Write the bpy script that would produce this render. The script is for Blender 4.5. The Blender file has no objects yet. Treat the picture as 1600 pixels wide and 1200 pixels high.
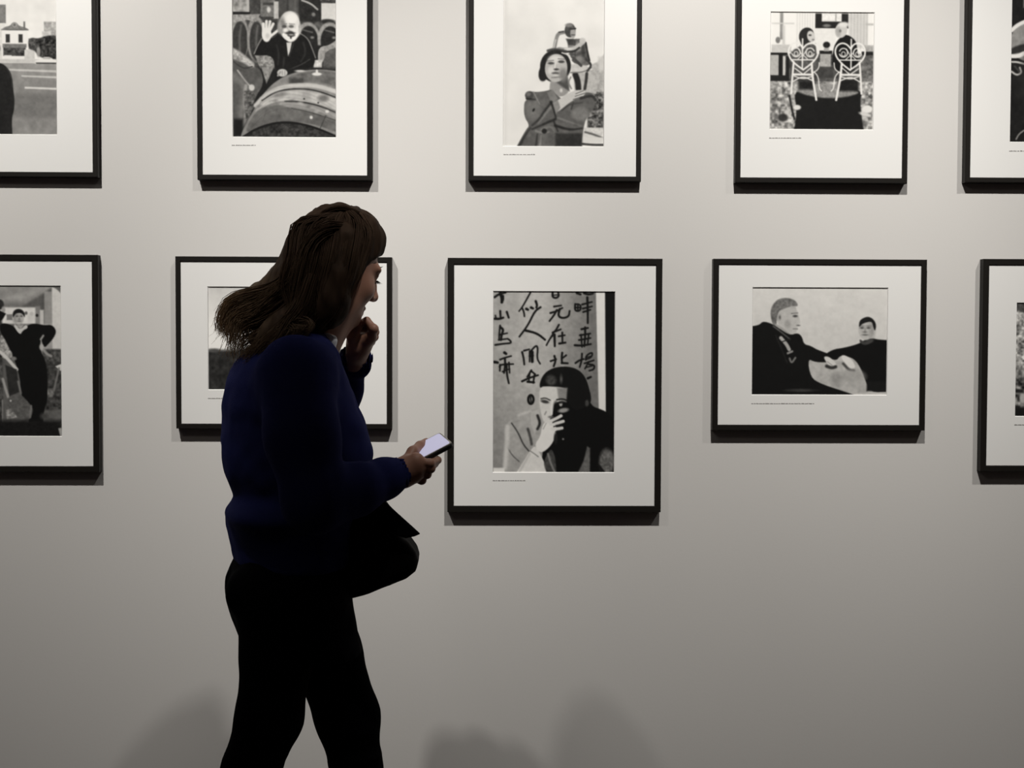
import bpy, bmesh, math, random
import numpy as np
from mathutils import Vector, Matrix

SC = bpy.context.scene
COL = SC.collection

# ---------------------------------------------------------------- camera
CAM_Z = 1.42
CAM = Vector((0.0, -3.053, CAM_Z))
PITCH, YAW, ROLL = math.radians(-1.966), math.radians(1.111), math.radians(0.19)
FOC = 2000.0
fw = Vector((math.sin(YAW)*math.cos(PITCH), math.cos(YAW)*math.cos(PITCH), math.sin(PITCH)))
rt0 = Vector((math.cos(YAW), -math.sin(YAW), 0))
up0 = rt0.cross(fw)
RT = rt0*math.cos(ROLL) + up0*math.sin(ROLL)
UP = -rt0*math.sin(ROLL) + up0*math.cos(ROLL)
cam_data = bpy.data.cameras.new('camera')
cam_data.sensor_fit = 'HORIZONTAL'
cam_data.sensor_width = 36.0
cam_data.lens = 36.0*FOC/1600.0
cam_data.clip_start = 0.05
cam = bpy.data.objects.new('camera', cam_data)
COL.objects.link(cam)
cam.matrix_world = Matrix(((RT.x, UP.x, -fw.x, CAM.x), (RT.y, UP.y, -fw.y, CAM.y), (RT.z, UP.z, -fw.z, CAM.z), (0, 0, 0, 1)))
SC.camera = cam

# ---------------------------------------------------------------- world, exposure
W = bpy.data.worlds.new('world')
SC.world = W
W.use_nodes = True
W.node_tree.nodes['Background'].inputs[0].default_value = (1.0, 0.80, 0.74, 1)
W.node_tree.nodes['Background'].inputs[1].default_value = 0.019
SC.view_settings.view_transform = 'Standard'
SC.view_settings.look = 'None'
SC.view_settings.gamma = 1.0
SC.view_settings.exposure = 0.0
SC.view_settings.use_curve_mapping = False

# ---------------------------------------------------------------- gallery spotlights on a ceiling track
LIGHT_Z, LIGHT_Y = 3.49, -1.56
for lx, en in ((-2.70, 28), (-1.14, 256), (0.47, 280), (1.92, 148), (3.45, 34)):
    l = bpy.data.lights.new('spotlight', 'SPOT')
    l.energy = en
    l.color = (1.0, 0.975, 0.93)
    l.spot_size = math.radians(63)
    l.spot_blend = 1.0
    l.shadow_soft_size = 0.036
    o = bpy.data.objects.new('spotlight', l)
    COL.objects.link(o)
    o.location = (lx, LIGHT_Y, LIGHT_Z)
    o.rotation_euler = (Vector((lx*0.92, 0, 1.80)) - o.location).to_track_quat('-Z', 'Y').to_euler()

# added dim fill light, out of view, to lift the woman's hair and back
l = bpy.data.lights.new('fill_light', 'POINT')
l.energy = 13
l.color = (1.0, 0.92, 0.84)
l.shadow_soft_size = 0.25
o = bpy.data.objects.new('fill_light', l)
COL.objects.link(o)
o.location = (-1.9, -2.5, 3.5)

# ---------------------------------------------------------------- helpers
def at(px, py, Y):
    """the point of the plane y = Y seen at photo pixel (px, py)"""
    d = fw*FOC + RT*(px-800.0) - UP*(py-600.0)
    t = (Y - CAM.y)/d.y
    return CAM + d*t

def tag(o, label=None, cat=None, group=None, kind=None):
    if label: o['label'] = label
    if cat: o['category'] = cat
    if group: o['group'] = group
    if kind: o['kind'] = kind
    return o

def link(name, me, mat=None, parent=None, smooth=True):
    o = bpy.data.objects.new(name, me)
    COL.objects.link(o)
    if mat: me.materials.append(mat)
    if smooth:
        me.polygons.foreach_set('use_smooth', [True]*len(me.polygons))
    if parent: o.parent = parent
    return o

def empty(name, loc):
    o = bpy.data.objects.new(name, None)
    o.empty_display_size = 0.05
    COL.objects.link(o)
    o.location = loc
    return o

def material(name, col, rough=0.6, spec=0.3, bump=None, var=None, metallic=0.0, sheen=0.0):
    m = bpy.data.materials.new(name)
    m.use_nodes = True
    nt = m.node_tree
    b = nt.nodes['Principled BSDF']
    b.inputs['Base Color'].default_value = (*col, 1)
    b.inputs['Roughness'].default_value = rough
    b.inputs['Specular IOR Level'].default_value = spec
    b.inputs['Metallic'].default_value = metallic
    if sheen:
        b.inputs['Sheen Weight'].default_value = sheen
        b.inputs['Sheen Roughness'].default_value = 0.5
        b.inputs['Sheen Tint'].default_value = (*[min(1, c*8) for c in col], 1)
    tc = nt.nodes.new('ShaderNodeTexCoord')
    if bump:
        sc, st, dist = bump
        n = nt.nodes.new('ShaderNodeTexNoise')
        n.inputs['Scale'].default_value = sc
        n.inputs['Detail'].default_value = 5
        nt.links.new(tc.outputs['Object'], n.inputs['Vector'])
        bp = nt.nodes.new('ShaderNodeBump')
        bp.inputs['Strength'].default_value = st
        bp.inputs['Distance'].default_value = dist
        nt.links.new(n.outputs['Fac'], bp.inputs['Height'])
        nt.links.new(bp.outputs['Normal'], b.inputs['Normal'])
    if var:
        sc, c2 = var
        n = nt.nodes.new('ShaderNodeTexNoise')
        n.inputs['Scale'].default_value = sc
        n.inputs['Detail'].default_value = 6
        nt.links.new(tc.outputs['Object'], n.inputs['Vector'])
        r = nt.nodes.new('ShaderNodeMix')
        r.data_type = 'RGBA'
        r.inputs['A'].default_value = (*col, 1)
        r.inputs['B'].default_value = (*c2, 1)
        nt.links.new(n.outputs['Fac'], r.inputs['Factor'])
        nt.links.new(r.outputs['Result'], b.inputs['Base Color'])
    return m

def mesh_from(verts, faces):
    me = bpy.data.meshes.new('mesh')
    me.from_pydata([tuple(v) for v in verts], [], faces)
    me.update()
    return me

def box_mesh(x0, x1, y0, y1, z0, z1, bevel=0.0):
    bm = bmesh.new()
    bmesh.ops.create_cube(bm, size=1)
    for v in bm.verts:
        v.co = Vector(((x0+x1)/2+v.co.x*(x1-x0), (y0+y1)/2+v.co.y*(y1-y0), (z0+z1)/2+v.co.z*(z1-z0)))
    if bevel:
        bmesh.ops.bevel(bm, geom=bm.edges[:], offset=bevel, segments=3, affect='EDGES', profile=0.5)
    me = bpy.data.meshes.new('mesh')
    bm.to_mesh(me)
    bm.free()
    return me

# ---------------------------------------------------------------- the gallery wall and floor
M_WALL = material('wall_paint', (0.62, 0.60, 0.575), 0.85, 0.15, bump=(180, 0.06, 0.002), var=(3.0, (0.608, 0.589, 0.565)))
M_FLOOR = material('dark_floor', (0.035, 0.028, 0.024), 0.5, 0.3, var=(8, (0.05, 0.04, 0.034)))
tag(link('wall_back', box_mesh(-4.5, 4.5, 0.0, 0.15, 0, 4.2), M_WALL, smooth=False), kind='structure')
tag(link('floor', box_mesh(-4.5, 4.5, -4.5, 0.15, -0.1, 0.0), M_FLOOR, smooth=False), kind='structure')
# ---------------------------------------------------------------- a small painter for the black-and-white prints
MAT_ALB = 0.76
def s2l(v):
    v = np.clip(np.asarray(v, float)/255.0, 0, 1)
    return np.where(v <= 0.04045, v/12.92, ((v+0.055)/1.055)**2.4)

class Print:
    """tones laid down in the print's own coordinates (units of the print sheet)"""
    RES = 1.6
    def __init__(s, x0, x1, y0, y1, base, ref=232, seed=1):
        s.x0, s.x1, s.y0, s.y1, s.ref = x0, x1, y0, y1, ref
        s.nx, s.ny = int((x1-x0)*s.RES)+1, int((y1-y0)*s.RES)+1
        s.X, s.Y = np.meshgrid(np.linspace(x0, x1, s.nx), np.linspace(y0, y1, s.ny))
        s.G = np.full(s.X.shape, float(base))
        s.rng = np.random.default_rng(seed)
    def put(s, m, g, a=1.0):
        s.G = s.G*(1-m*a) + g*m*a
    def noise(s, cell):
        h, w = int((s.y1-s.y0)/cell)+3, int((s.x1-s.x0)/cell)+3
        n = s.rng.random((h, w))
        u, v = (s.X-s.x0)/cell, (s.Y-s.y0)/cell
        i, j = u.astype(int), v.astype(int)
        fu, fv = u-i, v-j
        fu, fv = fu*fu*(3-2*fu), fv*fv*(3-2*fv)
        return (n[j, i]*(1-fu)+n[j, i+1]*fu)*(1-fv) + (n[j+1, i]*(1-fu)+n[j+1, i+1]*fu)*fv
    def grain(s, cell=3.0):
        return (s.noise(cell)*0.6+s.noise(cell/2)*0.4)*2-1
    def mpoly(s, pts, soft=1.0):
        p = np.array(pts, float)
        d = np.full(s.X.shape, 1e9)
        ins = np.zeros(s.X.shape, bool)
        for k in range(len(p)):
            a, b = p[k], p[(k+1) % len(p)]
            e = b-a
            wx, wy = s.X-a[0], s.Y-a[1]
            t = np.clip((wx*e[0]+wy*e[1])/max(e@e, 1e-9), 0, 1)
            d = np.minimum(d, np.hypot(wx-e[0]*t, wy-e[1]*t))
            c = ((a[1] <= s.Y) != (b[1] <= s.Y))
            if abs(e[1]) > 1e-9:
                ins ^= c & (wx < e[0]*wy/e[1])
        sd = np.where(ins, -d, d)
        return np.clip(0.5-sd/soft, 0, 1)
    def curve(s, pts):
        """round the corners of an outline, keeping those on the sheet's edge"""
        p = [tuple(q) for q in pts]
        edge = lambda q: q[0] < s.x0+1.5 or q[0] > s.x1-1.5 or q[1] < s.y0+1.5 or q[1] > s.y1-1.5
        for _ in range(2):
            r = []
            for k in range(len(p)):
                a, b, c = p[k-1], p[k], p[(k+1) % len(p)]
                if edge(b): r.append(b)
                else: r += [(b[0]*.75+a[0]*.25, b[1]*.75+a[1]*.25), (b[0]*.75+c[0]*.25, b[1]*.75+c[1]*.25)]
            p = r
        return p
    def poly(s, pts, g, soft=1.0, n=0, cell=3.0, a=1.0):
        if len(pts) > 5: pts = s.curve(pts)
        m = s.mpoly(pts, soft)
        s.put(m, g + (n*s.grain(cell) if n else 0), a)
    def rect(s, x0, y0, x1, y1, g, soft=1.0, n=0, cell=3.0, a=1.0):
        s.poly([(x0, y0), (x1, y0), (x1, y1), (x0, y1)], g, soft, n, cell, a)
    def ell(s, cx, cy, rx, ry, g, soft=1.0, rot=0, n=0, cell=3.0, a=1.0):
        c, q = math.cos(math.radians(rot)), math.sin(math.radians(rot))
        dx, dy = s.X-cx, s.Y-cy
        u, v = dx*c+dy*q, -dx*q+dy*c
        sd = (np.hypot(u/rx, v/ry)-1)*min(rx, ry)
        s.put(np.clip(0.5-sd/soft, 0, 1), g + (n*s.grain(cell) if n else 0), a)
    def line(s, pts, w, g, soft=1.0, taper=0, a=1.0):
        p = np.array(pts, float)
        if len(p) > 2:                       # round the polyline
            for _ in range(2):
                q = [p[0]]
                for k in range(len(p)-1):
                    q += [p[k]*0.75+p[k+1]*0.25, p[k]*0.25+p[k+1]*0.75]
                q.append(p[-1])
                p = np.array(q)
        m = np.zeros(s.X.shape)
        L = np.r_[0, np.cumsum(np.hypot(*(np.diff(p, axis=0).T)))]
        for k in range(len(p)-1):
            x, y = p[k], p[k+1]
            e = y-x
            wx, wy = s.X-x[0], s.Y-x[1]
            t = np.clip((wx*e[0]+wy*e[1])/max(e@e, 1e-9), 0, 1)
            f = (L[k]+(L[k+1]-L[k])*t)/max(L[-1], 1e-9)
            m = np.maximum(m, np.clip(0.5-(np.hypot(wx-e[0]*t, wy-e[1]*t)-w/2*(1-taper*f))/soft, 0, 1))
        s.put(m, g, a)
    def ring(s, cx, cy, rx, ry, w, g, a0=0, a1=360, soft=1.0):
        th = np.radians(np.linspace(a0, a1, 14))
        s.line([(cx+rx*math.cos(t), cy+ry*math.sin(t)) for t in th], w, g, soft)
    def grad(s, x0, y0, g0, x1, y1, g1, m=None):
        t = np.clip(((s.X-x0)*(x1-x0)+(s.Y-y0)*(y1-y0))/((x1-x0)**2+(y1-y0)**2), 0, 1)
        s.put(np.ones(s.X.shape) if m is None else m, g0+(g1-g0)*t)
    def face(s, cx, cy, r, g, dark=70, rot=0, hair=None, turn=0.0):
        """a plain generic face: r is half its height"""
        s.ell(cx, cy, r*0.72, r, g, 1.2, rot)
        s.ell(cx-r*0.55*(1 if turn >= 0 else -1), cy+r*0.1, r*0.25, r*0.7, g*0.72, r*0.4, rot, a=0.7)
        for k in (-1, 1):
            s.ell(cx+(k*0.3+turn)*r, cy-r*0.12, r*0.17, r*0.08, dark, r*0.12)
            s.ell(cx+(k*0.3+turn)*r, cy-r*0.30, r*0.2, r*0.06, dark+30, r*0.12, a=0.8)
        s.line([(cx+turn*r, cy-r*0.1), (cx+turn*r*1.25, cy+r*0.25)], r*0.14, g*0.78, r*0.15)
        s.ell(cx+turn*r*1.2, cy+r*0.27, r*0.17, r*0.06, g*0.55, r*0.12)
        s.ell(cx+turn*r, cy+r*0.52, r*0.26, r*0.07, g*0.48, r*0.12)
        if hair is not None:
            s.poly([(cx-r*0.8, cy+r*0.1), (cx-r*0.85, cy-r*0.6), (cx-r*0.4, cy-r*1.12), (cx+r*0.35, cy-r*1.12), (cx+r*0.85, cy-r*0.55), (cx+r*0.8, cy+r*0.1), (cx+r*0.62, cy-r*0.35), (cx+r*0.2, cy-r*0.62), (cx-r*0.4, cy-r*0.5), (cx-r*0.62, cy-r*0.2)], hair, 1.2)
    def mesh(s, Y):
        """one flat sheet carrying the tones as a colour attribute"""
        c00, c11 = at(s.x0, s.y1, Y), at(s.x1, s.y0, Y)
        c01, c10 = at(s.x0, s.y0, Y), at(s.x1, s.y1, Y)
        xl, xr = (c00.x+c01.x)/2, (c11.x+c10.x)/2
        zb, zt = (c00.z+c10.z)/2, (c01.z+c11.z)/2
        u = np.linspace(xl, xr, s.nx); v = np.linspace(zt, zb, s.ny)
        UX, VZ = np.meshgrid(u, v)
        co = np.stack([UX, np.full(UX.shape, Y), VZ], -1).reshape(-1, 3)
        idx = np.arange(s.nx*s.ny).reshape(s.ny, s.nx)
        q = np.stack([idx[:-1, :-1], idx[1:, :-1], idx[1:, 1:], idx[:-1, 1:]], -1).reshape(-1, 4)
        me = fast_mesh(co, q)
        G = s.G + (9*s.grain(9)+6*s.grain(4.5)+4*s.grain(2.2))*np.clip((228-s.G)/60, .12, 1)*np.clip((s.G-8)/45, .15, 1)
        for _ in range(2):
            E = np.pad(G, 1, 'edge')
            G = (E[1:-1, :-2]+2*E[1:-1, 1:-1]+E[1:-1, 2:])/4
            E = np.pad(G, 1, 'edge')
            G = (E[:-2, 1:-1]+2*E[1:-1, 1:-1]+E[2:, 1:-1])/4
        lin = s2l(np.clip(G, 0, 255))/s2l(s.ref)*MAT_ALB
        lin = np.clip(lin, 0.004, 0.86).reshape(-1)
        col = np.stack([lin, lin*0.975, lin*0.93, np.ones_like(lin)], -1).astype(np.float32)
        ca = me.color_attributes.new('tone', 'FLOAT_COLOR', 'POINT')
        ca.data.foreach_set('color', col.reshape(-1))
        return me, (xl, xr, zb, zt)

def fast_mesh(co, quads):
    me = bpy.data.meshes.new('mesh')
    co = np.asarray(co, np.float32); quads = np.asarray(quads, np.int32)
    me.vertices.add(len(co)); me.vertices.foreach_set('co', co.reshape(-1))
    n = quads.shape[1]
    me.loops.add(quads.size); me.loops.foreach_set('vertex_index', quads.reshape(-1))
    me.polygons.add(len(quads))
    me.polygons.foreach_set('loop_start', np.arange(0, quads.size, n, dtype=np.int32))
    me.update(calc_edges=True)
    return me
# ---------------------------------------------------------------- the ten pictures
def pic_street():
    p = Print(-78, 88, -60, 209.5, 222, 228, 3)
    p.grad(0, -60, 205, 0, 60, 226)
    p.put(np.ones(p.X.shape), p.G+8*p.grain(14))
    p.rect(-60, 7, 9.5, 36, 118, n=14, cell=5); p.rect(-78, 36, 8, 92, 205, n=18, cell=6)
    p.rect(69, 33, 88, 62, 165, 1.5, n=40, cell=4); p.rect(66, 48, 80, 62, 190, 2, n=20)
    p.rect(3, 45, 43.5, 95, 224)
    p.poly([(1, 47), (8, 41.5), (16, 40), (19, 35.5), (23, 34), (27, 35.5), (30, 40), (42, 43), (46, 47)], 118, n=20)
    p.ell(23, 38.5, 4, 4, 150); p.ell(23, 38.5, 2, 2, 100); p.rect(37, 33, 39.5, 44, 95)
    p.rect(2, 45, 45, 47, 80, a=0.7)
    p.rect(9, 53, 15.5, 66, 48); p.rect(29, 53, 35.5, 66, 48)
    p.rect(4, 68, 41.5, 74, 112, n=20); p.rect(5, 74, 40, 87, 62, n=50, cell=4)
    p.rect(6, 86, 18, 92, 222); p.rect(20, 89, 36, 92, 224); p.rect(38, 77, 54, 92, 196, n=10)
    p.poly([(44, 62), (50, 58), (58, 60), (70, 56), (80, 54), (88, 55), (88, 92), (62, 90), (54, 78), (45, 76)], 48, 2, n=55, cell=3)
    p.rect(45, 60, 56, 76, 70, 2, n=50, cell=3); p.ell(60, 80, 3, 8, 140, 2)
    p.rect(-78, 92, 88, 97.5, 192, n=8)
    p.poly([(54, 94), (64, 92), (68, 88), (78, 88), (83, 92), (88, 93), (88, 97), (55, 97)], 222); p.rect(67, 89, 79, 91.5, 150, a=0.7)
    p.rect(56, 97, 88, 99.5, 62, 1.5)
    p.grad(0, 97, 142, 0, 160, 128, p.mpoly([(-78, 98), (54, 98), (56, 100), (88, 100), (88, 210), (-78, 210)], 1))
    p.poly([(12, 107), (88, 109), (88, 112.5), (14, 110)], 188); p.poly([(33, 117), (88, 118.5), (88, 121.5), (33, 119.5)], 192); p.poly([(38, 135), (88, 136.5), (88, 139.5), (38, 138)], 208)
    p.rect(-78, 147, 88, 182, 116, 8, n=6, cell=12); p.rect(-78, 184, 88, 212, 134, 5, n=9, cell=12)
    p.poly([(-50, 210), (-46, 130), (-30, 104), (-12, 97), (0, 98), (8, 102), (16, 112), (19, 124), (20, 140), (22, 155), (21, 172), (17, 185), (18, 210)], 30, n=5)
    p.line([(10, 106), (17, 118), (19, 135)], 1.5, 55); p.face(-14, 80, 17, 165, 50, 0, 40)
    return p

def pic_cellar():
    p = Print(364, 524.5, -58, 214, 62, 230, 5)
    p.put(np.ones(p.X.shape), 62+34*p.grain(7)+18*p.grain(3))
    p.rect(364, -58, 524, 2, 78, 3, n=45, cell=8)
    p.rect(364, -22, 389.5, 19, 150, n=50, cell=6); p.rect(386, -22, 389.5, 19, 178); p.rect(364, 19, 392, 23.5, 25)
    p.rect(391, -20, 406, 24, 66, n=14); p.rect(407, -14, 430, 26, 108, n=22); p.ell(420, 15, 3, 4.5, 205, 2); p.rect(411, 4, 429, 8, 60, 2)
    p.rect(428, 2, 435.5, 29, 186, 1.5, n=16); p.rect(436, -50, 467, 22, 74, 3, n=12, cell=10); p.rect(448, -50, 451, 22, 50, 3); p.rect(460, -50, 463, 20, 95, 3)
    p.rect(467, -50, 502, 33, 40, 3, n=14); p.line([(472, 0), (486, 5), (496, 14)], 3, 165); p.ell(490, 22, 3, 3, 120, 2)
    p.rect(502, 4, 525, 34, 206, 1.5, n=6); p.rect(500, -30, 525, 1, 70, n=40); p.ell(512, 33, 12, 4, 45, 2)
    for cx, rx in ((375, 12), (401, 11)):
        p.ell(cx-1, 60, rx+3, 36, 140, 2, n=22); p.ell(cx, 64, rx, 31, 52, 1.5, n=10); p.line([(cx+2, 40), (cx-1, 60), (cx, 84)], 3, 92, 3)
    p.poly([(364, 23), (407, 22), (400, 34), (386, 31), (364, 36)], 150, n=40)
    for cx in (482, 516):
        p.ell(cx-1, 60, 19, 26, 148, 2, n=20); p.ell(cx, 64, 15, 24, 34, 1.5, n=10); p.line([(cx-9, 46), (cx+6, 50)], 2, 95, 2); p.ell(cx+6, 58, 3, 2, 130, 2)
    p.rect(486, 70, 505, 110, 30, 3, n=10)
    p.poly([(496, 84), (500, 72), (514, 70), (525, 62), (525, 78), (512, 82), (504, 96), (498, 108)], 150, n=30)
    p.poly([(508, 82), (516, 76), (525, 74), (525, 108), (504, 107)], 84, n=14); p.rect(490, 93, 503, 105, 196, 2, n=30)
    p.poly([(398, 86), (428, 85), (429, 112), (408, 112)], 138, n=55, cell=3)
    # the waving man
    p.poly([(409, 60), (418, 62), (430, 58), (437, 50), (441, 56), (452, 68), (464, 55), (470, 50), (482, 60), (488, 75), (493, 92), (489, 105), (470, 108), (452, 112), (430, 112), (427, 86), (400, 87), (395, 85), (400, 72)], 22, n=6)
    p.line([(397, 84), (402, 72), (409, 60)], 2, 125); p.line([(468, 51), (481, 59), (488, 76), (493, 90)], 1.8, 118); p.line([(452, 108), (470, 101), (484, 92)], 1.6, 62); p.line([(459, 66), (452, 88)], 1.2, 60)
    for q in ([(432, 70), (436, 84), (434, 100)], [(474, 66), (478, 82), (470, 96)], [(444, 90), (442, 106)]): p.line(q, 2.5, 44, 2.5)
    p.poly([(447.5, 66), (456, 66), (453, 80), (450, 88)], 202)
    p.ell(416.5, 53, 7.5, 12.5, 222); 
    for q in (((411.5, 48), (411.5, 37)), ((415, 46), (416.5, 33)), ((419, 46), (422, 33.5)), ((422, 47), (427, 37)), ((422, 57), (434, 47.5))): p.line(q, 4.2, 220)
    p.line([(414, 43), (414.5, 36)], 0.9, 150); p.line([(418.2, 43), (420, 35)], 0.9, 150); p.ell(418, 56, 3, 4, 195, 3)
    p.ell(452.5, 40, 16.5, 23, 196, 1.3); p.ell(454, 36, 12, 14, 210, 8); p.ell(440, 40, 6, 13, 128, 5); p.ell(456, 28, 10, 9, 232, 6); p.ell(466, 45, 3, 9, 232, 3)
    p.poly([(440, 54), (444, 50), (464, 50), (468, 44), (467, 56), (460, 64), (453, 66), (446, 62)], 230, 2, n=14)
    p.ell(437, 43, 3.5, 8, 150, 2.5, n=20); p.ell(468.5, 44, 2.5, 8, 176, 2.5, n=20); p.line([(440, 37.5), (448, 37)], 1.4, 120, 1.5); p.line([(452, 37), (460, 37.5)], 1.4, 130, 1.5); p.ell(449.5, 47.5, 3.4, 1.6, 130, 1.6)
    p.ell(444.5, 41, 4, 2.2, 78, 1.6); p.ell(455, 41, 4, 2.2, 92, 1.6); p.line([(449, 41), (449.5, 47)], 2.4, 168, 2); p.ell(453.5, 51, 8, 2.8, 58, 1.5); p.ell(455, 54.5, 6, 2.8, 72, 1.2); p.ell(446, 47, 4, 3, 226, 3); p.ell(461, 47, 4, 3, 226, 3); p.ell(455, 54, 3.6, 0.8, 190, 0.8); p.ell(454.5, 58, 1.5, 2.4, 70)
    # casks in front
    p.rect(364, 106, 525, 214, 26, 6, n=6)
    p.poly([(364, 76), (374, 82), (395, 103), (408, 108), (412, 132), (398, 152), (386, 200), (376, 214), (364, 214)], 84, 1.5, n=14, cell=8)
    p.line([(364, 80), (376, 87), (392, 101)], 9, 182, 4); p.put(p.mpoly([(364, 76), (395, 98), (398, 106), (364, 92)], 3), 165+70*p.grain(3.5), 0.8); p.line([(364, 96), (380, 108), (394, 104)], 2, 60)
    p.line([(371, 110), (384, 128), (394, 138)], 2.5, 160); p.ell(393, 137, 4.5, 5, 196, 2); p.line([(364, 118), (384, 134), (378, 170), (372, 214)], 9, 112, 8); p.line([(384, 134), (381, 158), (385, 180), (378, 196)], 5, 150, 2); p.put(p.mpoly([(380, 140), (398, 146), (396, 170), (383, 190)], 3), 90+75*p.grain(3), 0.8); p.rect(364, 186, 380, 214, 22, 6)
    p.poly([(408, 104), (428, 104), (416, 131)], 135, 1.5, n=35)
    p.ell(441, 113.5, 8, 6, 192, 1.5); p.line([(434, 118), (438, 112)], 3, 150); p.line([(441, 110), (441, 117)], 0.8, 120); p.line([(445, 110), (445, 117)], 0.8, 120)
    top = [(376, 210), (385, 192), (397, 170), (410, 148), (425, 131), (445, 118), (470, 110), (500, 107), (525, 110)]
    p.poly(top+[(525, 216), (376, 216)], 128, 1.3, n=10, cell=9)
    p.poly([(448, 121), (470, 113), (500, 109), (525, 112), (525, 135), (500, 128), (470, 127), (450, 131)], 98, 4, n=22, cell=6); p.rect(452, 122, 474, 130, 62, 4, n=10)
    p.line([(399, 165), (414, 148), (438, 136), (470, 132), (500, 134), (526, 143)], 6.5, 188, 2.5); p.line([(409, 157), (432, 142), (464, 137.5), (495, 140.5), (526, 152)], 1.8, 42)
    p.poly([(400, 170), (412, 156), (435, 143), (465, 140), (495, 143), (526, 154), (526, 172), (500, 163), (470, 157), (440, 157), (415, 164), (398, 176)], 182, 2, n=16, cell=8)
    p.ell(437, 148, 11, 4, 130, 4, -12); p.ell(505, 153, 8, 5, 105, 5); p.rect(472, 142, 486, 156, 150, 5, a=0.7)
    p.line([(445, 158), (472, 158.5), (500, 165), (526, 176)], 2.2, 46); p.line([(440, 163), (470, 164), (505, 172), (526, 181)], 7, 150, 3); p.line([(455, 169), (485, 175), (526, 188)], 1.6, 62)
    p.poly([(396, 178), (412, 167), (438, 163), (456, 170), (490, 177), (526, 190), (526, 206), (490, 193), (450, 190), (420, 194), (392, 206), (382, 206)], 98, 2, n=14, cell=8)
    for k in range(7):
        o = k*5.5
        p.line([(388+o*.4, 205-o), (412, 178-o), (440, 168-o), (470, 170-o), (500, 180-o), (526, 196-o)], .9, 66+9*k, 1.4, 0, .35)
    for k in range(9): p.ell(404+k*13, 166-16*math.sin(k/2.4)+k*1.6, 4, 2.2, (70, 205)[k % 2], 3, -10, a=.45)
    p.line([(500, 200), (509, 180)], 1.2, 55); p.line([(408, 196), (416, 172)], 1.2, 70, a=0.5); p.ell(486, 183, 2.4, 2.6, 205); p.ell(511, 173.5, 3, 2.4, 205); p.ell(475, 154, 1.3, 1.3, 40); p.ell(497, 160, 1.3, 1.3, 40)
    p.poly([(380, 216), (402, 201), (430, 192), (458, 191.5), (490, 199), (526, 215), (526, 217), (380, 217)], 50, 1.5, n=34, cell=4)
    p.line([(377, 216), (400, 201), (430, 191.5), (458, 191), (490, 198), (526, 213)], 3.4, 22)
    p.ell(495, 115, 7.5, 2.6, 214, 1.2); p.ell(495, 111, 2, 3, 210, 1.2); p.ell(469, 110.5, 8, 1.8, 188, 1.5)
    return p

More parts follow.
